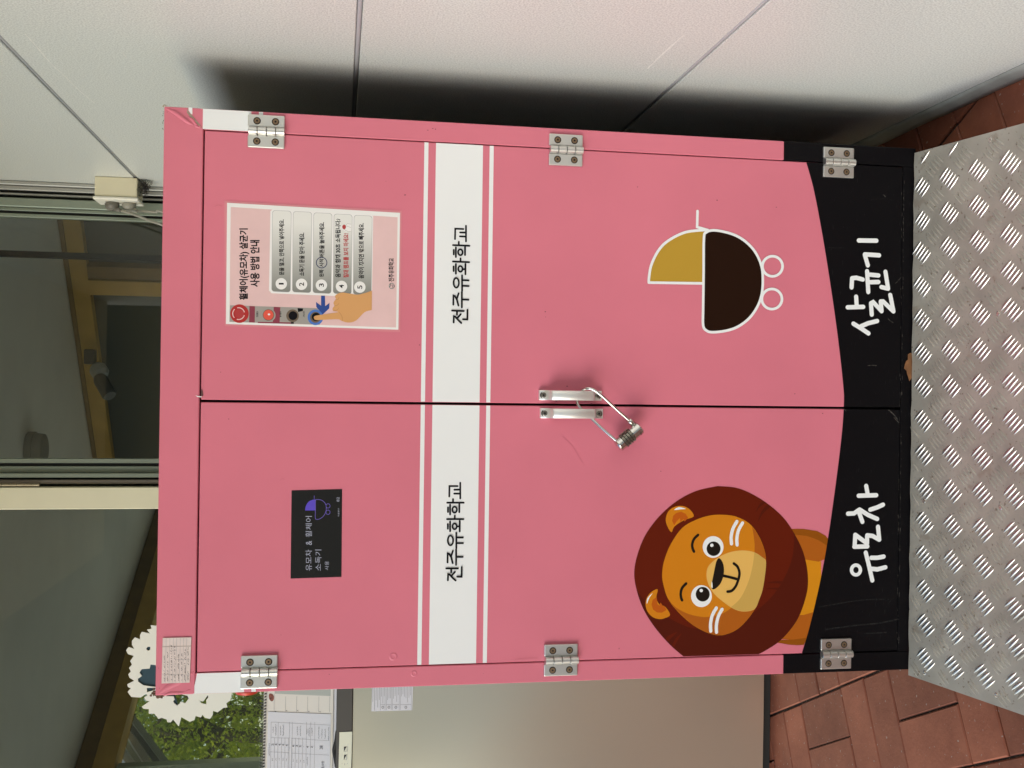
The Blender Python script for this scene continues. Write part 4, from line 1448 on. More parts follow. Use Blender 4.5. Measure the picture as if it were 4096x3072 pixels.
# ------------------------------------------------------------------ glazing behind: door, post, window
gx = lambda yy, px=60: onY(px, yy, GLAZ).x
gd = empty('glass_door', ((gx(800) + gx(1905)) / 2, GLAZ, 0), 'glass door with grey green metal stiles behind the cabinet beside the panel wall', 'door')
x_r0, x_r1 = gx(800), gx(872)
HT = 2.9
MB().box(gx(835), gx(800), GLAZ - 0.045, GLAZ, 0.01, HT).build('stile', M['frame_green'], gd, bevel=0.002)
MB().box(gx(848), gx(835) - 0.0005, GLAZ - 0.030, GLAZ, 0.01, HT).build('glazing_bead', M['frame_green'], gd, bevel=0.001)
MB().box(gx(858), gx(848) - 0.0005, GLAZ - 0.022, GLAZ, 0.01, HT).build('seal', M['dark'], gd)
MB().box(gx(872), gx(858) - 0.0005, GLAZ - 0.028, GLAZ, 0.01, HT).build('glazing_bead', M['frame_green'], gd, bevel=0.001)
MB().box(gx(1905), gx(1888), GLAZ - 0.045, GLAZ, 0.01, HT).build('stile', M['frame_green'], gd, bevel=0.002)
MB().box(gx(1887), gx(1862), GLAZ - 0.030, GLAZ, 0.01, HT).build('glazing_bead', M['frame_green'], gd, bevel=0.001)
MB().box(gx(1861), gx(1850), GLAZ - 0.022, GLAZ, 0.01, HT).build('seal', M['dark'], gd)
MB().box(gx(1849), gx(1832), GLAZ - 0.028, GLAZ, 0.01, HT).build('glazing_bead', M['frame_green'], gd, bevel=0.001)
MB().box(gx(1850), gx(850), GLAZ - 0.012, GLAZ - 0.006, 0.01, HT).build('pane', M['glass'], gd)
hg_ = MB()
hz = onY(162, 1933, GLAZ - 0.05).z
xh = gx(1934)
for k in range(7):
    hg_.lathe((xh, GLAZ - 0.05, hz + 0.002 + 0.0205 * k), (0, 0, 1), [(0, 0.0038), (0.0005, 0.0045), (0.0195, 0.0045), (0.02, 0.0038)], 12)
hg_.build('hinge', mat('brass_hinge', (0.45, 0.38, 0.26), 0.4, metal=0.9), gd)
fr = empty('glazing_frame', (gx(1985), GLAZ, 0), 'cream post and grey aluminium jambs framing the glass door behind the cabinet', 'frame')
MB().box(gx(750), WALL_X - 0.001, GLAZ - 0.05, GLAZ + 0.03, -0.02, 2.93).build('jamb', M['frame'], fr, bevel=0.002)
MB().box(gx(768), gx(750) - 0.0005, GLAZ - 0.038, GLAZ + 0.03, -0.02, 2.93).build('jamb', M['frame'], fr, bevel=0.002)
MB().box(gx(778), gx(768) - 0.0005, GLAZ - 0.02, GLAZ + 0.03, -0.02, 2.93).build('seal', M['dark'], fr)
MB().box(gx(788), gx(778) - 0.0005, GLAZ - 0.035, GLAZ + 0.03, -0.02, 2.93).build('jamb', M['frame'], fr, bevel=0.002)
MB().box(gx(800) + 0.0005, gx(788) - 0.0005, GLAZ - 0.016, GLAZ + 0.03, -0.02, 2.93).build('seal', M['dark'], fr)
MB().box(gx(1914), gx(1905) - 0.0005, GLAZ - 0.018, GLAZ + 0.03, -0.02, 2.93).build('seal', M['dark'], fr)
MB().box(gx(1932), gx(1914) - 0.0005, GLAZ - 0.04, GLAZ + 0.03, -0.02, 2.93).build('jamb', mat('taupe_frame', (0.30, 0.255, 0.215), 0.4, metal=0.4), fr, bevel=0.002)
MB().box(gx(1941), gx(1932) - 0.0005, GLAZ - 0.018, GLAZ + 0.03, -0.02, 2.93).build('seal', M['dark'], fr)
MB().box(gx(2029), gx(1941) - 0.0005, GLAZ - 0.06, GLAZ + 0.03, -0.02, 2.93).build('post', M['cream'], fr, bevel=0.002)
MB().box(-6.0, gx(2029) - 0.001, GLAZ - 0.04, GLAZ + 0.03, -0.02, 0.10).build('sill', M['frame'], fr)
MB().box(-2.06, -2.0, GLAZ - 0.05, GLAZ + 0.03, 0.101, 2.93).build('post', M['cream'], fr, bevel=0.002)
wd_ = empty('fixed_window', (-1.3, GLAZ, 0.1), 'large fixed glass pane left of the cream post above the steel appliance', 'window')
MB().box(-1.999, gx(2029) - 0.002, GLAZ - 0.006, GLAZ, 0.101, 2.93).build('pane', M['glass'], wd_)
wl_ = empty('side_window', (-4.0, GLAZ, 0.1), 'outer glass pane left of the second cream post', 'window')
MB().box(-6.0, -2.061, GLAZ - 0.006, GLAZ, 0.101, 2.93).build('pane', M['glass'], wl_)

# ------------------------------------------------------------------ socket box with plugs
bxy = 1.24
sb = empty('socket_box', (WALL_X - 0.03, bxy, 1.76), 'cream surface socket box on the panel wall above the right end of the cabinet', 'socket box')
p0, p1 = onY(378, 715, bxy - 0.04), onY(548, 790, bxy - 0.04)
bx_l, bz1, bz0 = p1.x, p0.z, p1.z
MB().box(bx_l, WALL_X - 0.0005, bxy - 0.04, bxy + 0.045, bz0, bz1).build('back_box', M['ivory'], sb, bevel=0.003, seg=2)
MB().box(bx_l - 0.010, bx_l - 0.0003, bxy - 0.045, bxy + 0.05, bz0 - 0.004, bz1 + 0.004).build('face_plate', mat('pale_plastic', (0.78, 0.76, 0.66), 0.4), sb, bevel=0.004, seg=2)
for k, (px, py, col, x2, y2) in enumerate(((450, 832, 'plug', 655, 903), (505, 838, 'cable', 655, 850))):
    zc = bz1 - 0.038 if k == 0 else bz0 + 0.03
    lab = ('dark grey angled power plug in the upper outlet of the cream socket box', 'pale grey power plug in the lower outlet of the cream socket box')[k]
    pl = empty('power_plug', (bx_l - 0.012, bxy, zc), lab, 'plug', 'plugs in the socket box')
    pb = MB()
    pb.lathe((bx_l - 0.0105, bxy, zc), (-1, 0, -0.25), [(0, 0.019), (0.010, 0.0195), (0.018, 0.016), (0.022, 0.010)], 20)
    pb.build('body', M['plug'] if k == 0 else M['cable'], pl)
    st_ = Vector((bx_l - 0.028, bxy - 0.002, zc - 0.006))
    en = onY(x2, y2, bxy - 0.05)
    dwn = Vector((st_.x - 0.006, st_.y - 0.01, st_.z - 0.022))
    MB().tube([st_, dwn], [0.0075, 0.005], 12).build('strain_relief', M['plug'] if k == 0 else M['cable'], pl)
    pth = catmull([tuple(dwn), tuple(dwn.lerp(en, 0.35) + Vector((0.0, -0.004, -0.004))), tuple(dwn.lerp(en, 0.7)), tuple(en), (en.x - 0.05, bxy - 0.01, en.z - 0.12), (en.x - 0.06, bxy, en.z - 0.6), (en.x - 0.08, bxy, 0.02)], 5, False)
    MB().tube(pth, 0.0036, 10).build('cable', M['cable'], pl)
# dusty cobweb tuft under the box
cw = MB()
rng = random.Random(11)
for k in range(46):
    c = Vector((bx_l + 0.03 + rng.gauss(0, 0.008), bxy - 0.02 + rng.gauss(0, 0.01), bz0 - 0.012 + rng.gauss(0, 0.007)))
    ps = [tuple(c + Vector((rng.gauss(0, 0.009), rng.gauss(0, 0.008), rng.gauss(0, 0.007)))) for _ in range(4)]
    cw.tube(catmull(ps, 3, False), 0.0005, 4)
tag(cw.build('cobweb_tuft', mat('dust', (0.035, 0.03, 0.027), 0.9)), 'dark dusty cobweb tuft clinging under the cream socket box', 'cobweb')

# ------------------------------------------------------------------ steel appliance with a calendar on top
AY = 0.885
AX1, AX0, AZ = -0.42, -1.55, 1.197
ap = empty('steel_appliance', ((AX0 + AX1) / 2, AY + 0.2, 0), 'brushed stainless steel appliance with a charcoal top band left of the pink cabinet', 'appliance')
ztop = onY(1410, 2900, AY).z
MB().box(AX0 + 0.003, AX1 - 0.003, AY + 0.012, GLAZ - 0.06, 0.03, AZ - 0.002).build('body', M['charcoal'], ap)
sf = MB()
NX, NZ = 24, 30
vv = []
for i in range(NX + 1):
    for k in range(NZ + 1):
        x = AX0 + (AX1 - AX0) * i / NX
        z = 0.028 + (ztop - 0.001 - 0.028) * k / NZ
        vv.append((x, AY + 0.0040 * math.sin(x * 6.5 + 1.6) * math.sin(z * 5.0) + 0.0006 * math.sin(x * 17 + z * 9), z))
sf.add(vv, [(i * (NZ + 1) + k, (i + 1) * (NZ + 1) + k, (i + 1) * (NZ + 1) + k + 1, i * (NZ + 1) + k + 1) for i in range(NX) for k in range(NZ)], 0, True)
sf.build('front_panel', M['steel'], ap)
MB().box(AX0, AX1, AY - 0.006, AY + 0.0118, ztop, AZ).build('top_band', M['charcoal'], ap, bevel=0.002)
MB().box(AX0, AX1, AY + 0.0122, GLAZ - 0.06, AZ - 0.0015, AZ).build('top_sheet', M['charcoal'], ap)
MB().box(AX0 + 0.01, AX1 - 0.01, AY + 0.02, GLAZ - 0.07, 0.0, 0.0295).build('plinth', M['rubber'], ap)
za2 = Z(1000, 2700, 4.424, AY - 0.0075)
cl_ = MB()
cl_.flat([[za2(1583, 1012), za2(1560, 1900), za2(1785, 1900), za2(1808, 1004)][::-1]], AY - 0.0075, 0, 0.001)
for cx, cy in ((1690, 1310), (1690, 1455)):
    strokes(cl_, [[(cx - 25, cy - 40), (cx + 20, cy - 44), (cx + 18, cy + 42), (cx - 28, cy + 44), (cx - 25, cy - 40)]], za2, 0.0006, AY - 0.0078, 1)
    strokes(cl_, [[(cx - 5, cy - 20), (cx - 5, cy - 8)], [(cx - 8, cy + 12), (cx - 8, cy + 22)]], za2, 0.0008, AY - 0.0079, 1)
strokes(cl_, [[(1728, 1262), (1722, 1352)], [(1718, 1410), (1712, 1490)], [(1630, 1565), (1630, 1572)], [(1675, 1565), (1675, 1592)], [(1720, 1560), (1720, 1572)]], za2, 0.0009, AY - 0.0080, 1)
cl_.build('control_label', [mat('pale_green_label', (0.80, 0.82, 0.66), 0.4), M['grid']], ap)
zn = Z(1024, 2304, 2.16, AY - 0.003)
nl = MB()
nl.flat([[zn(1005, 900), zn(997, 1170), zn(1350, 1160), zn(1360, 900)][::-1]], AY - 0.003, 0, 0.0006)
rng = random.Random(8)
for x in (1012, 1026, 1040, 1054, 1068):
    strokes(nl, [[(x, 905), (x - 3, rng.uniform(1060, 1165))]], zn, 0.0011, AY - 0.0033, 1)
for x0_, x1_ in ((1078, 1118), (1130, 1172), (1182, 1240), (1250, 1345)):
    strokes(nl, [[(x0_, 905), (x0_ - 4, 1158)], [(x1_, 905), (x1_ - 4, 1158)], [(x0_ - 3, 1110), (x1_ - 3, 1110)]], zn, 0.0007, AY - 0.0034, 1)
    n_l = int((x1_ - x0_) / 13)
    for k in range(n_l):
        xx = x0_ + (k + 0.7) * (x1_ - x0_) / (n_l + 0.3)
        strokes(nl, [[(xx, 905), (xx - 3, rng.uniform(1020, 1098))]], zn, 0.0009, AY - 0.0036, 1)
    ring(nl, zn, (x0_ + x1_) / 2 - 3, 1134, 9, 10, 5, AY - 0.0037, 1, 12)
nl.build('notice_label', [M['cool_paper'], M['grid']], ap)

# desk calendar
CY = AY + 0.055
cal = empty('desk_calendar', (-0.95, CY + 0.03, AZ), 'white spiral desk calendar with a handwritten table standing on the steel appliance', 'calendar')
zc = Z(1000, 2700, 4.424, CY)
MB().flat([[zc(250, 150), zc(215, 2600), zc(1440, 2600), zc(1478, 150)][::-1]], CY, 0, 0.0025).build('page', M['cream_paper'], cal)
MB().flat([[zc(1482, 150), zc(1440, 2600), zc(1530, 2600), zc(1566, 150)][::-1]], CY + 0.004, 0, 0.002).build('stand', M['cool_paper'], cal)
bk = MB()
pA, pB = zc(300, 150), zc(300, 2500)
zbt = zc(1545, 1200)[1]
bk.add([(pA[0], CY + 0.006, pA[1]), (pB[0], CY + 0.006, pB[1]), (pB[0], CY + 0.12, AZ + 0.001), (pA[0], CY + 0.12, AZ + 0.001)], [(0, 1, 2, 3)])
bk.build('back_leg', M['cream_paper'], cal)
MB().flat([[zc(320, 648), zc(285, 2600), zc(1400, 2600), zc(1432, 690)][::-1]], CY - 0.0012, 0, 0.0004).build('taped_sheet', M['cool_paper'], cal)
MB().flat([[zc(440, 150), zc(436, 330), zc(1424, 372), zc(1428, 150)][::-1]], CY - 0.0004, 0, 0.0003).build('header_band', mat('sage_print', (0.46, 0.49, 0.45), 0.7), cal)
MB().flat([[zc(*q) for q in catmull([(345, 330), (400, 340), (425, 390), (415, 445), (385, 465), (350, 440), (333, 385)], 3)]], CY - 0.0005, 0, 0.0002).build('printed_picture', mat('food_print', (0.24, 0.07, 0.045), 0.6, var=(200, 0.8)), cal)
tb = MB()
gl_ = []
yk = CY - 0.0018
for x in (632, 828, 1022, 1220, 1412):
    strokes(tb, [[(x, 380), (x - 6, 655)]], zc, 0.0007, CY - 0.0006, 0)
strokes(tb, [[(430, 340), (426, 640)], [(372, 830), (1420, 885)], [(370, 1105), (690, 1115)], [(740, 1120), (1400, 1160)], [(360, 1355), (690, 1375)], [(730, 1380), (1400, 1415)]], zc, 0.0006, yk, 0)
for x in (375, 500, 700, 750, 1000, 1075, 1148):
    strokes(tb, [[(x, 830), (x - 22, 2400)]], zc, 0.0006, yk - 0.0002, 0)
for x in (435, 495, 560, 620, 680, 740, 805, 865, 930):
    strokes(tb, [[(x, 1110), (x - 18, 2400)]], zc, 0.0006, yk - 0.0004, 0)
for body, x, y0 in (("2", 400, 1225), ("4", 462, 1225), ("4", 525, 1228), ("4", 586, 1232), ("4", 650, 1240), ("4", 765, 1252), ("3", 828, 1250), ("3", 888, 1258), (".", 950, 1265), ("4", 1018, 1268), ("2", 1092, 1270)):
    put_text(tb, body, zc, (x - 18, x + 18, y0 - 10, y0 + 18) if body != '.' else (x - 4, x + 4, y0 - 4, y0 + 6), yk - 0.0006, 1, 0.01)
put_text(tb, "28", zc, (1232, 1285, 1250, 1312), yk - 0.0006, 1, 0.0)
put_text(tb, "총수량", zc, (1262, 1315, 1520, 1650), yk - 0.0006, 1, 0.0)
rng = random.Random(21)
for x, a, b in ((410, 915, 1015), (455, 870, 1065), (540, 895, 1050), (588, 880, 1070), (840, 910, 1065), (890, 895, 1085), (1005, 955, 1045), (1045, 930, 1080), (1098, 935, 1070), (1218, 915, 1130), (1270, 950, 1110), (1330, 950, 1115), (1392, 920, 1150), (340, 1205, 1420), (398, 1470, 1505), (460, 1470, 1505), (520, 1470, 1505), (585, 1475, 1508), (648, 1478, 1512), (765, 1490, 1530), (828, 1495, 1530), (888, 1498, 1530), (950, 1505, 1535), (1015, 1450, 1600)):
    yy_ = a
    while yy_ < b:
        l_ = rng.uniform(8, 20)
        strokes(tb, [[(x + rng.uniform(-10, 4), yy_), (x + rng.uniform(-2, 10), yy_ + l_ * 0.5), (x + rng.uniform(-10, 8), yy_ + l_)]], zc, 0.0007, yk - 0.0008, 1)
        yy_ += l_ + rng.uniform(4, 14)
for x, y0 in ((450, 640), (648, 628), (845, 628), (1042, 640), (1240, 645)):
    strokes(tb, [[(x - 8, y0), (x + 8, y0 + 8)]], zc, 0.0012, CY - 0.0008, 1)
tb.build('table_lines', [M['grid'], mat('pencil', (0.10, 0.10, 0.11), 0.7)], cal)
ringm = None
for k in range(34):
    p = zc(275 - k * 1.4, 330 + k * 53.5)
    q = Vector((p[0], CY, p[1]))
    if q.x < AX0:
        break
    if ringm is None:
        rg_ = MB()
        rr = 0.0068
        rg_.tube([(0, rr * math.sin(2 * math.pi * t_ / 14) , rr * math.cos(2 * math.pi * t_ / 14) + 0.004) for t_ in range(13)], 0.0009, 6)
        ringo = rg_.build('spiral_ring', mat('wire', (0.25, 0.25, 0.24), 0.4, metal=0.8), cal, Matrix.Translation(q))
        ringm = ringo.data
        hl = MB().box(-0.0016, 0.0016, -0.0003, -0.0001, -0.002, 0.002)
        hlo = hl.build('punched_hole', M['gap'], cal, Matrix.Translation(q))
    else:
        link('spiral_ring', ringm, None, cal, Matrix.Translation(q))
        link('punched_hole', hlo.data, None, cal, Matrix.Translation(q))
# black cord hump behind the control band
ch = MB()
ch.tube(catmull([tuple(onY(1352, 2900, AY + 0.01)), tuple(onY(1345, 2960, AY + 0.012)), tuple(onY(1336, 3000, AY + 0.014)), tuple(onY(1342, 3035, AY + 0.012)), tuple(onY(1350, 3090, AY + 0.01))], 4, False), [0.002] * 2 + [0.005] * 13 + [0.002] * 2, 8)
tag(ch.build('black_cord', M['rubber']), 'short black cord lying in front of the desk calendar on the appliance top', 'cord')

# ------------------------------------------------------------------ white scalloped cut-out hung before the window
WY = GLAZ - 0.03
w4 = Z(0, 2304, 2.16, WY)
wz = Z(560, 2600, 3.515, WY)
big = [(1480, 380), (1400, 400), (1345, 430), (1300, 425), (1310, 455), (1270, 465), (1295, 497), (1225, 482), (1210, 510), (1210, 548), (1165, 530), (1140, 560), (1140, 595), (1160, 630), (1110, 615), (1090, 640), (1105, 675), (1155, 690), (1125, 735), (1140, 765), (1115, 795), (1130, 825), (1108, 850), (1120, 880), (1160, 905), (1100, 935), (1105, 960), (1130, 970), (1103, 1000), (1115, 1020), (1135, 1045), (1215, 1050), (1260, 1020), (1275, 1030), (1245, 1050), (1265, 1080), (1295, 1080), (1225, 1130), (1240, 1148), (1285, 1150), (1285, 1190), (1335, 1190), (1370, 1235), (1395, 1225), (1440, 1240), (1445, 1262), (1475, 1265), (1495, 1240), (1545, 1300), (1567, 1220), (1640, 1260), (1680, 1245), (1690, 1210), (1735, 1222), (1750, 1200), (1770, 1225), (1815, 1235), (1838, 1200), (1840, 1165), (1880, 1178), (1930, 1140), (1965, 1135), (1955, 1100), (1990, 1075), (2000, 1030), (2010, 960), (2080, 800), (2080, 600), (1950, 430), (1700, 370)]
holes = [[(1262, 632), (1275, 612), (1298, 612), (1298, 635), (1280, 648)],
         [(1345, 770), (1300, 765), (1292, 800), (1225, 805), (1205, 835), (1225, 865), (1190, 890), (1195, 915), (1240, 945), (1345, 960), (1360, 860)],
         [(1268, 968), (1345, 965), (1340, 985), (1270, 1005)],
         [(1435, 1040), (1500, 1040), (1510, 1070), (1495, 1080), (1505, 1100), (1530, 1120), (1550, 1105), (1560, 1085), (1600, 1100), (1630, 1060), (1620, 1035), (1560, 1020), (1450, 1020)],
         [(1720, 1075), (1755, 1085), (1795, 1030), (1800, 1050), (1782, 1072), (1783, 1108), (1740, 1100)]]
ct = MB()
ct.flat([[w4(*q) for q in big]] + [[w4(*q) for q in h_] for h_ in holes], WY, 0, 0.004)
co_ = tag(ct.build('cutout_decoration', M['board']), 'white scalloped cut-out board with flower shaped holes hanging before the window at the cabinet corner', 'decoration')

MB().flat([[w4(*q) for q in [(1175, 600), (1175, 980), (1345, 1010), (1420, 1090), (1540, 1130), (1500, 1000), (1420, 760), (1400, 600)]]], WY + 0.0045, 0, 0.002).build('reflection_panel', mat('reflection_blue', (0.035, 0.07, 0.09), 0.25, spec=0.6), co_)  # added dark sheet standing for the blue reflection in the holes

# ------------------------------------------------------------------ the room seen through the glass
CE = 2.62
b1, b2 = onZ(655, 2240, CE - 0.16), onZ(425, 3072, CE - 0.16)
db = (b2 - b1).normalized()
e0 = b1 - db * 3.5
e1 = b1 + db * ((GLAZ + 0.06 - b1.y) / db.y)
FAR = e0.y
pn = Vector((-db.y, db.x, 0)) * 0.06
if pn.x > 0:
    pn = -pn
rf = MB()
lo_ = [(2.5, GLAZ + 0.035), (2.5, FAR + 0.06), (e0.x + pn.x, FAR + 0.06), (e1.x + pn.x, GLAZ + 0.035)]
rf.add([(x, y, CE) for x, y in lo_] + [(x, y, CE + 0.15) for x, y in lo_], [(0, 1, 2, 3), (7, 6, 5, 4), (0, 4, 5, 1), (1, 5, 6, 2), (2, 6, 7, 3), (3, 7, 4, 0)])
tag(rf.build('ceiling', M['ceil']), kind='structure')
fl = MB()
fl.add([(x, y, -0.002) for x, y in lo_], [(3, 2, 1, 0)])
tag(fl.build('floor', mat('room_floor', (0.55, 0.51, 0.43), 0.6)), kind='structure')
wb_ = MB()
wb_.box(e0.x + 0.1, 2.4, FAR, FAR + 0.05, 0, 0.5)
wb_.box(e0.x + 0.1, 2.4, FAR, FAR + 0.05, 2.3, CE - 0.001)
for k in range(5):
    wb_.box(e0.x + 0.1 + k * 0.55, e0.x + 0.16 + k * 0.55, FAR, FAR + 0.05, 0.501, 2.299)
tag(wb_.build('wall_back', M['inwall']), kind='structure')  # unseen wall; its openings are put in to brighten the room
iw = MB()
iw.box(2.4, 2.5, GLAZ + 0.04, FAR + 0.05, 0, CE - 0.001)
tag(iw.build('wall_right', M['inwall']), kind='structure')
head = MB()
head.box(-6.0, WALL_X, GLAZ - 0.03, GLAZ + 0.03, 2.932, 2.949)
head.build('head_rail', M['frame'], fr)

# ochre trimmed partition seen through the door
a1, a2 = onZ(315, 1046, CE - 0.07), onZ(424, 1832, CE - 0.07)
dr_ = (a2 - a1).normalized()
s0, s1 = a1 - dr_ * 3.0, a2 + dr_ * 0.35
pt = empty('partition', tuple((s0 + s1) / 2 - Vector((0, 0, CE - 0.07))), 'dark partition with ochre wooden head beam and post seen through the glass door', 'partition')
nrm_ = Vector((-dr_.y, dr_.x, 0))
if nrm_.y > 0:
    nrm_ = -nrm_
pm = MB()
pm.bar(Vector((s0.x, s0.y, CE / 2)) - nrm_ * 0.06, Vector((s1.x, s1.y, CE / 2)) - nrm_ * 0.06, 0.05, CE - 0.004)
pm.build('board', mat('dark_board', (0.07, 0.072, 0.058), 0.5), pt)
MB().bar(s0, s1, 0.06, 0.085).build('head_beam', M['ochre'], pt)
MB().bar(s0 + Vector((0, 0, 0.055)) - nrm_ * 0.001, s1 + Vector((0, 0, 0.055)) - nrm_ * 0.001, 0.075, 0.022).build('cornice', M['brown'], pt)
pp = onZ(345, 1208, CE - 0.13)
k_ = (pp - a1).dot(dr_)
pq = a1 + dr_ * k_
pm = MB()
pm.bar((pq.x, pq.y, 0), (pq.x, pq.y, CE - 0.114), 0.085, 0.075, up=nrm_)
pm.build('post', M['ochre'], pt)
pb_ = MB()
pb_.bar((pq.x + 0.085 * -dr_.x, pq.y + 0.085 * -dr_.y, 0), (pq.x - 0.085 * dr_.x, pq.y - 0.085 * dr_.y, CE - 0.114), 0.07, 0.06, up=nrm_)
pb_.build('post', M['brown'], pt)
# dark upright behind the door glass
iu = MB()
up_ = onY(300, 1022, 2.6)
iu.box(up_.x - 0.012, up_.x + 0.012, 2.6, 2.64, 0, CE - 0.002)
tag(iu.build('dark_mullion', M['dark']), 'thin dark upright standing just inside the glass door', 'mullion')

# window side of the room (left): slanting beam and open window bays with trees beyond
bw = empty('window_wall', tuple((e0 + e1) / 2 - Vector((0, 0, CE - 0.16))), 'window front with a brown and ochre head beam and trees beyond it', 'window front')
MB().bar(e0 + Vector((0, 0, 0.11)), e1 + Vector((0, 0, 0.11)), 0.10, 0.09).build('head_beam', M['brown'], bw)
MB().bar(e0, e1, 0.14, 0.115).build('head_beam', M['ochre'], bw)
mq = onY(800, 3062, b2.y)
for t_ in (-3.2, -1.2, 1.02, 2.4):
    c = b1 + db * ((b2 - b1).length * (1.0 if t_ == 1.02 else 0)) + db * (0.03 if t_ == 1.02 else t_)
    MB().bar((c.x, c.y, 0), (c.x, c.y, CE - 0.225), 0.07, 0.07).build('mullion', M['frame_green'], bw)
MB().bar((e0.x, e0.y, 0.2), (e1.x, e1.y, 0.2), 0.10, 0.4).build('parapet', M['inwall'], bw)
MB().bar(Vector((e0.x, e0.y, 1.4)) + pn * 0.2, Vector((e1.x, e1.y, 1.4)) + pn * 0.2, 0.006, 1.98).build('pane', glass_material('clear_glass', (0.97, 0.98, 0.96), 0.5), bw)
# an outward-tilted sash near the left edge
sa = onY(520, 2862, b2.y + 0.4)
sb_ = onY(670, 3062, b2.y + 0.1)
ts = empty('tilted_sash', tuple(sb_), 'grey tilted window sash in front of the bright green trees at the left', 'window sash')
for (qa, qb, w_, m_k) in (((520, 2860), (670, 3062), 0.035, 'frame_green'), ((508, 2885), (640, 3068), 0.03, 'dark'), ((500, 2912), (600, 3072), 0.04, 'frame'), ((480, 2945), (575, 3085), 0.03, 'frame_green'), ((470, 2990), (540, 3090), 0.05, 'frame')):
    MB().bar(onY(qa[0], qa[1], b2.y + 0.5), onY(qb[0], qb[1], b2.y + 0.25), w_, w_).build('sash_bar', M[m_k], ts)
# ceiling lamp, security camera
lc_ = onZ(140, 1800, CE - 0.03)
lm = MB()
lm.lathe((lc_.x, lc_.y, CE - 0.001), (0, 0, -1), [(0, 0.085), (0.03, 0.085), (0.032, 0.08), (0.07, 0.075), (0.075, 0.06)], 32)
tag(lm.build('ceiling_lamp', mat('lamp_plastic', (0.20, 0.20, 0.17), 0.5)), 'round grey ceiling lamp seen through the glass door', 'ceiling lamp')
sc0 = onZ(365, 1420, CE - 0.10)
scm = empty('security_camera', tuple(sc0), 'small grey security camera under the ochre beam seen through the glass door', 'camera')
MB().box(sc0.x - 0.05, sc0.x + 0.03, sc0.y - 0.04, sc0.y + 0.04, sc0.z - 0.02, sc0.z + 0.03).build('bracket', M['charcoal'], scm, bevel=0.005)
MB().lathe((sc0.x - 0.06, sc0.y - 0.03, sc0.z - 0.03), (-0.6, -0.4, -0.5), [(0, 0.03), (0.02, 0.045), (0.06, 0.045), (0.08, 0.03)], 18).build('joint', mat('cam_grey', (0.3, 0.3, 0.28), 0.4), scm)
MB().lathe((sc0.x - 0.12, sc0.y - 0.08, sc0.z - 0.06), (-0.7, -0.5, -0.5), [(0, 0.03), (0.02, 0.038), (0.13, 0.038), (0.14, 0.032)], 18).build('housing', M['charcoal'], scm)

# ------------------------------------------------------------------ trees beyond the room
def leaf_material(name, c1, c2):
    m = bpy.data.materials.new(name)
    m.use_nodes = True
    nt = m.node_tree
    b = nt.nodes['Principled BSDF']
    nz = nt.nodes.new('ShaderNodeTexNoise')
    nz.inputs['Scale'].default_value = 3.0
    tc = nt.nodes.new('ShaderNodeTexCoord')
    nt.links.new(tc.outputs['Object'], nz.inputs['Vector'])
    cr = nt.nodes.new('ShaderNodeValToRGB')
    cr.color_ramp.elements[0].position = 0.35
    cr.color_ramp.elements[0].color = tuple(c1) + (1,)
    cr.color_ramp.elements[1].position = 0.65
    cr.color_ramp.elements[1].color = tuple(c2) + (1,)
    nt.links.new(nz.outputs[0], cr.inputs[0])
    nt.links.new(cr.outputs[0], b.inputs['Base Color'])
    b.inputs['Roughness'].default_value = 0.5
    tl = nt.nodes.new('ShaderNodeBsdfTranslucent')
    nt.links.new(cr.outputs[0], tl.inputs[0])
    mx = nt.nodes.new('ShaderNodeMixShader')
    mx.inputs[0].default_value = 0.55
    out = nt.nodes['Material Output']
    nt.links.new(b.outputs[0], mx.inputs[1])
    nt.links.new(tl.outputs[0], mx.inputs[2])
    nt.links.new(mx.outputs[0], out.inputs[0])
    return m


M['leaf'] = leaf_material('maple_leaf', (0.22, 0.32, 0.008), (0.60, 0.64, 0.04))
M['bark'] = mat('bark', (0.06, 0.045, 0.03), 0.9, var=(14, 0.3), bump=(30, 0.6, 0.01))


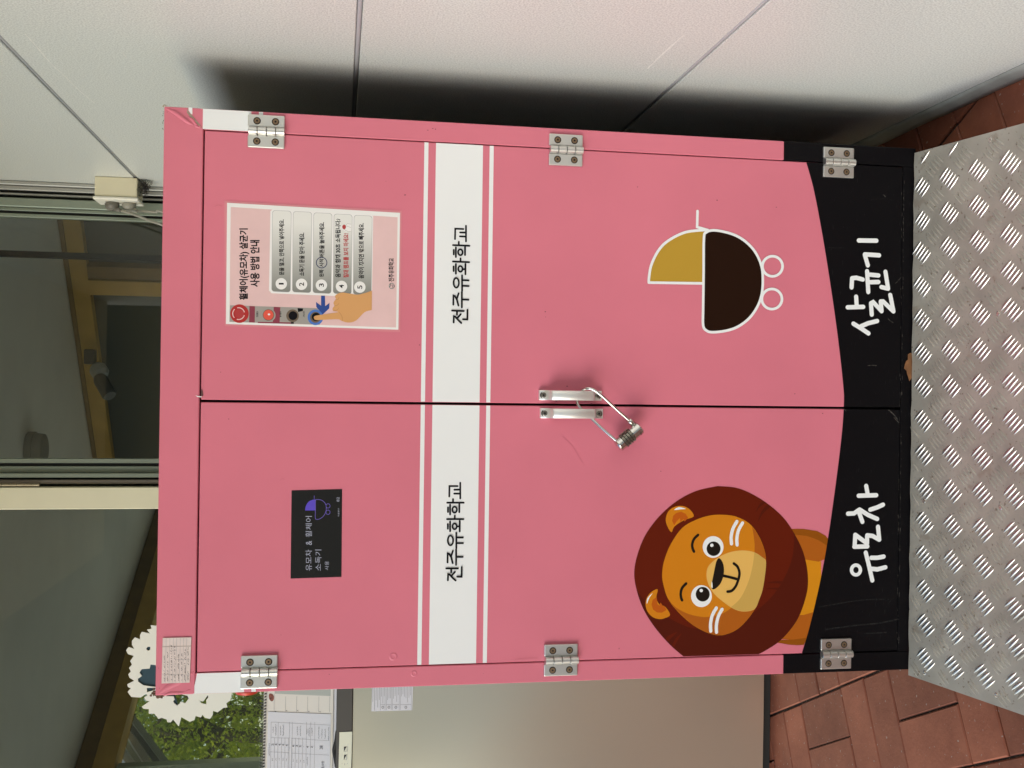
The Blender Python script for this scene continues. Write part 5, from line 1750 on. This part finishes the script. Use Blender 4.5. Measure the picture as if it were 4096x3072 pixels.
def tree(base, h, rad, zc0, nleaf, seed, label, lsz=0.045):
    rng = random.Random(seed)
    t = empty('leafy_tree', base, label, 'tree', 'trees beyond the room')
    tk_ = MB()
    bx_, by_, bz_ = base
    top = (bx_ + 0.2, by_ + 0.1, h * 0.8)
    tk_.tube([(bx_, by_, -0.05), (bx_ + 0.05, by_, h * 0.3), (bx_ + 0.12, by_ + 0.05, h * 0.55), top], [0.14, 0.11, 0.07, 0.02], 8)
    tips = []
    for k in range(14):
        a = rng.uniform(0, 6.28)
        z0 = rng.uniform(0.25, 0.7) * h
        r_ = rad * rng.uniform(0.6, 1.0)
        e_ = (bx_ + r_ * math.cos(a), by_ + r_ * math.sin(a), z0 + rng.uniform(0.0, 0.25) * h)
        tk_.tube([(bx_ + 0.06, by_, z0), ((bx_ + e_[0]) / 2, (by_ + e_[1]) / 2, z0 + 0.1 * h), e_], [0.045, 0.03, 0.01], 6)
        tips.append(e_)
    tk_.build('trunk', M['bark'], t)
    cl = []
    for k in range(150):
        a, u = rng.uniform(0, 6.28), rng.random() ** 0.5
        cl.append((bx_ + rad * u * math.cos(a), by_ + rad * u * math.sin(a), rng.uniform(zc0, h), rng.uniform(0.18, 0.42)))
    rg = np.random.default_rng(seed)
    C_ = np.array(cl)
    ci = rg.integers(0, len(cl), nleaf)
    sd_ = C_[ci, 3:4]
    P = C_[ci, :3] + rg.normal(size=(nleaf, 3)) * sd_ * np.array([1, 1, 0.7])
    N_ = rg.normal(size=(nleaf, 3)) + np.array([0, 0, 0.6])
    N_ /= np.linalg.norm(N_, axis=1, keepdims=True)
    A_ = np.cross(N_, rg.normal(size=(nleaf, 3)))
    A_ /= np.linalg.norm(A_, axis=1, keepdims=True)
    B_ = np.cross(N_, A_)
    s_ = rg.uniform(lsz * 0.6, lsz * 1.3, (nleaf, 1))
    Q = np.stack([P - A_ * s_, P + B_ * s_ * 0.55 - A_ * s_ * 0.1, P + A_ * s_, P - B_ * s_ * 0.55 - A_ * s_ * 0.1], 1).reshape(-1, 3)
    me = bpy.data.meshes.new('crown')
    me.vertices.add(nleaf * 4)
    me.vertices.foreach_set('co', Q.astype(np.float32).ravel())
    me.loops.add(nleaf * 4)
    me.loops.foreach_set('vertex_index', np.arange(nleaf * 4, dtype=np.int32))
    me.polygons.add(nleaf)
    me.polygons.foreach_set('loop_start', np.arange(0, nleaf * 4, 4, dtype=np.int32))
    me.update(calc_edges=True)
    link('crown', me, M['leaf'], t)


tc_ = onY(800, 2850, 11.5)
tree((tc_.x - 0.3, 11.2, -0.05), 5.4, 2.0, 0.4, 42000, 1, 'bright green leafy tree beyond the window front, right of the tilted sash', 0.028)
tree((tc_.x - 3.4, 12.4, -0.05), 5.6, 2.2, 0.4, 24000, 2, 'sunlit green tree farther left beyond the window front', 0.045)
tree((tc_.x + 2.9, 13.4, -0.05), 5.6, 2.2, 0.4, 24000, 3, 'green tree behind the cut-out decoration beyond the window front', 0.045)
tree((tc_.x - 1.6, 16.5, -0.05), 7.5, 3.0, 0.3, 26000, 4, 'tall green tree filling the gaps behind the nearer crowns', 0.07)
tree((tc_.x - 6.5, 18.0, -0.05), 8.0, 3.4, 0.3, 22000, 5, 'tall green tree at the far left behind the nearer crowns', 0.08)
tree((tc_.x + 3.2, 19.0, -0.05), 8.5, 3.4, 0.3, 22000, 6, 'farthest tall green tree behind the cut-out decoration', 0.08)
print('bricks', nb, 'bars', len(bars), len(vis))

# ------------------------------------------------------------------ unseen building added to darken the sky mirrored in the glass
ob_ = empty('sky_blocker_building', (0, -26, 0), 'added grey building across the yard, blocking bright sky from the glass reflections', 'building')
MB().box(-13, 13, -29, -26, -0.05, 10.5).build('wall', mat('blocker_grey', (0.10, 0.10, 0.085), 0.85, var=(0.6, 0.15)), ob_)
MB().box(-13.3, 13.3, -29.3, -25.7, 10.5, 10.8).build('roof', M['charcoal'], ob_)
for i in range(6):
    for k in range(2):
        x, z = -7.2 + 2.7 * i, 1.2 + 3.2 * k
        wo = MB().box(x, x + 1.5, -25.995, -25.95, z, z + 1.6).build('window', M['charcoal'], ob_)
        MB().box(x + 0.08, x + 1.42, -25.949, -25.94, z + 0.08, z + 1.52).build('pane', M['charcoal'], wo)
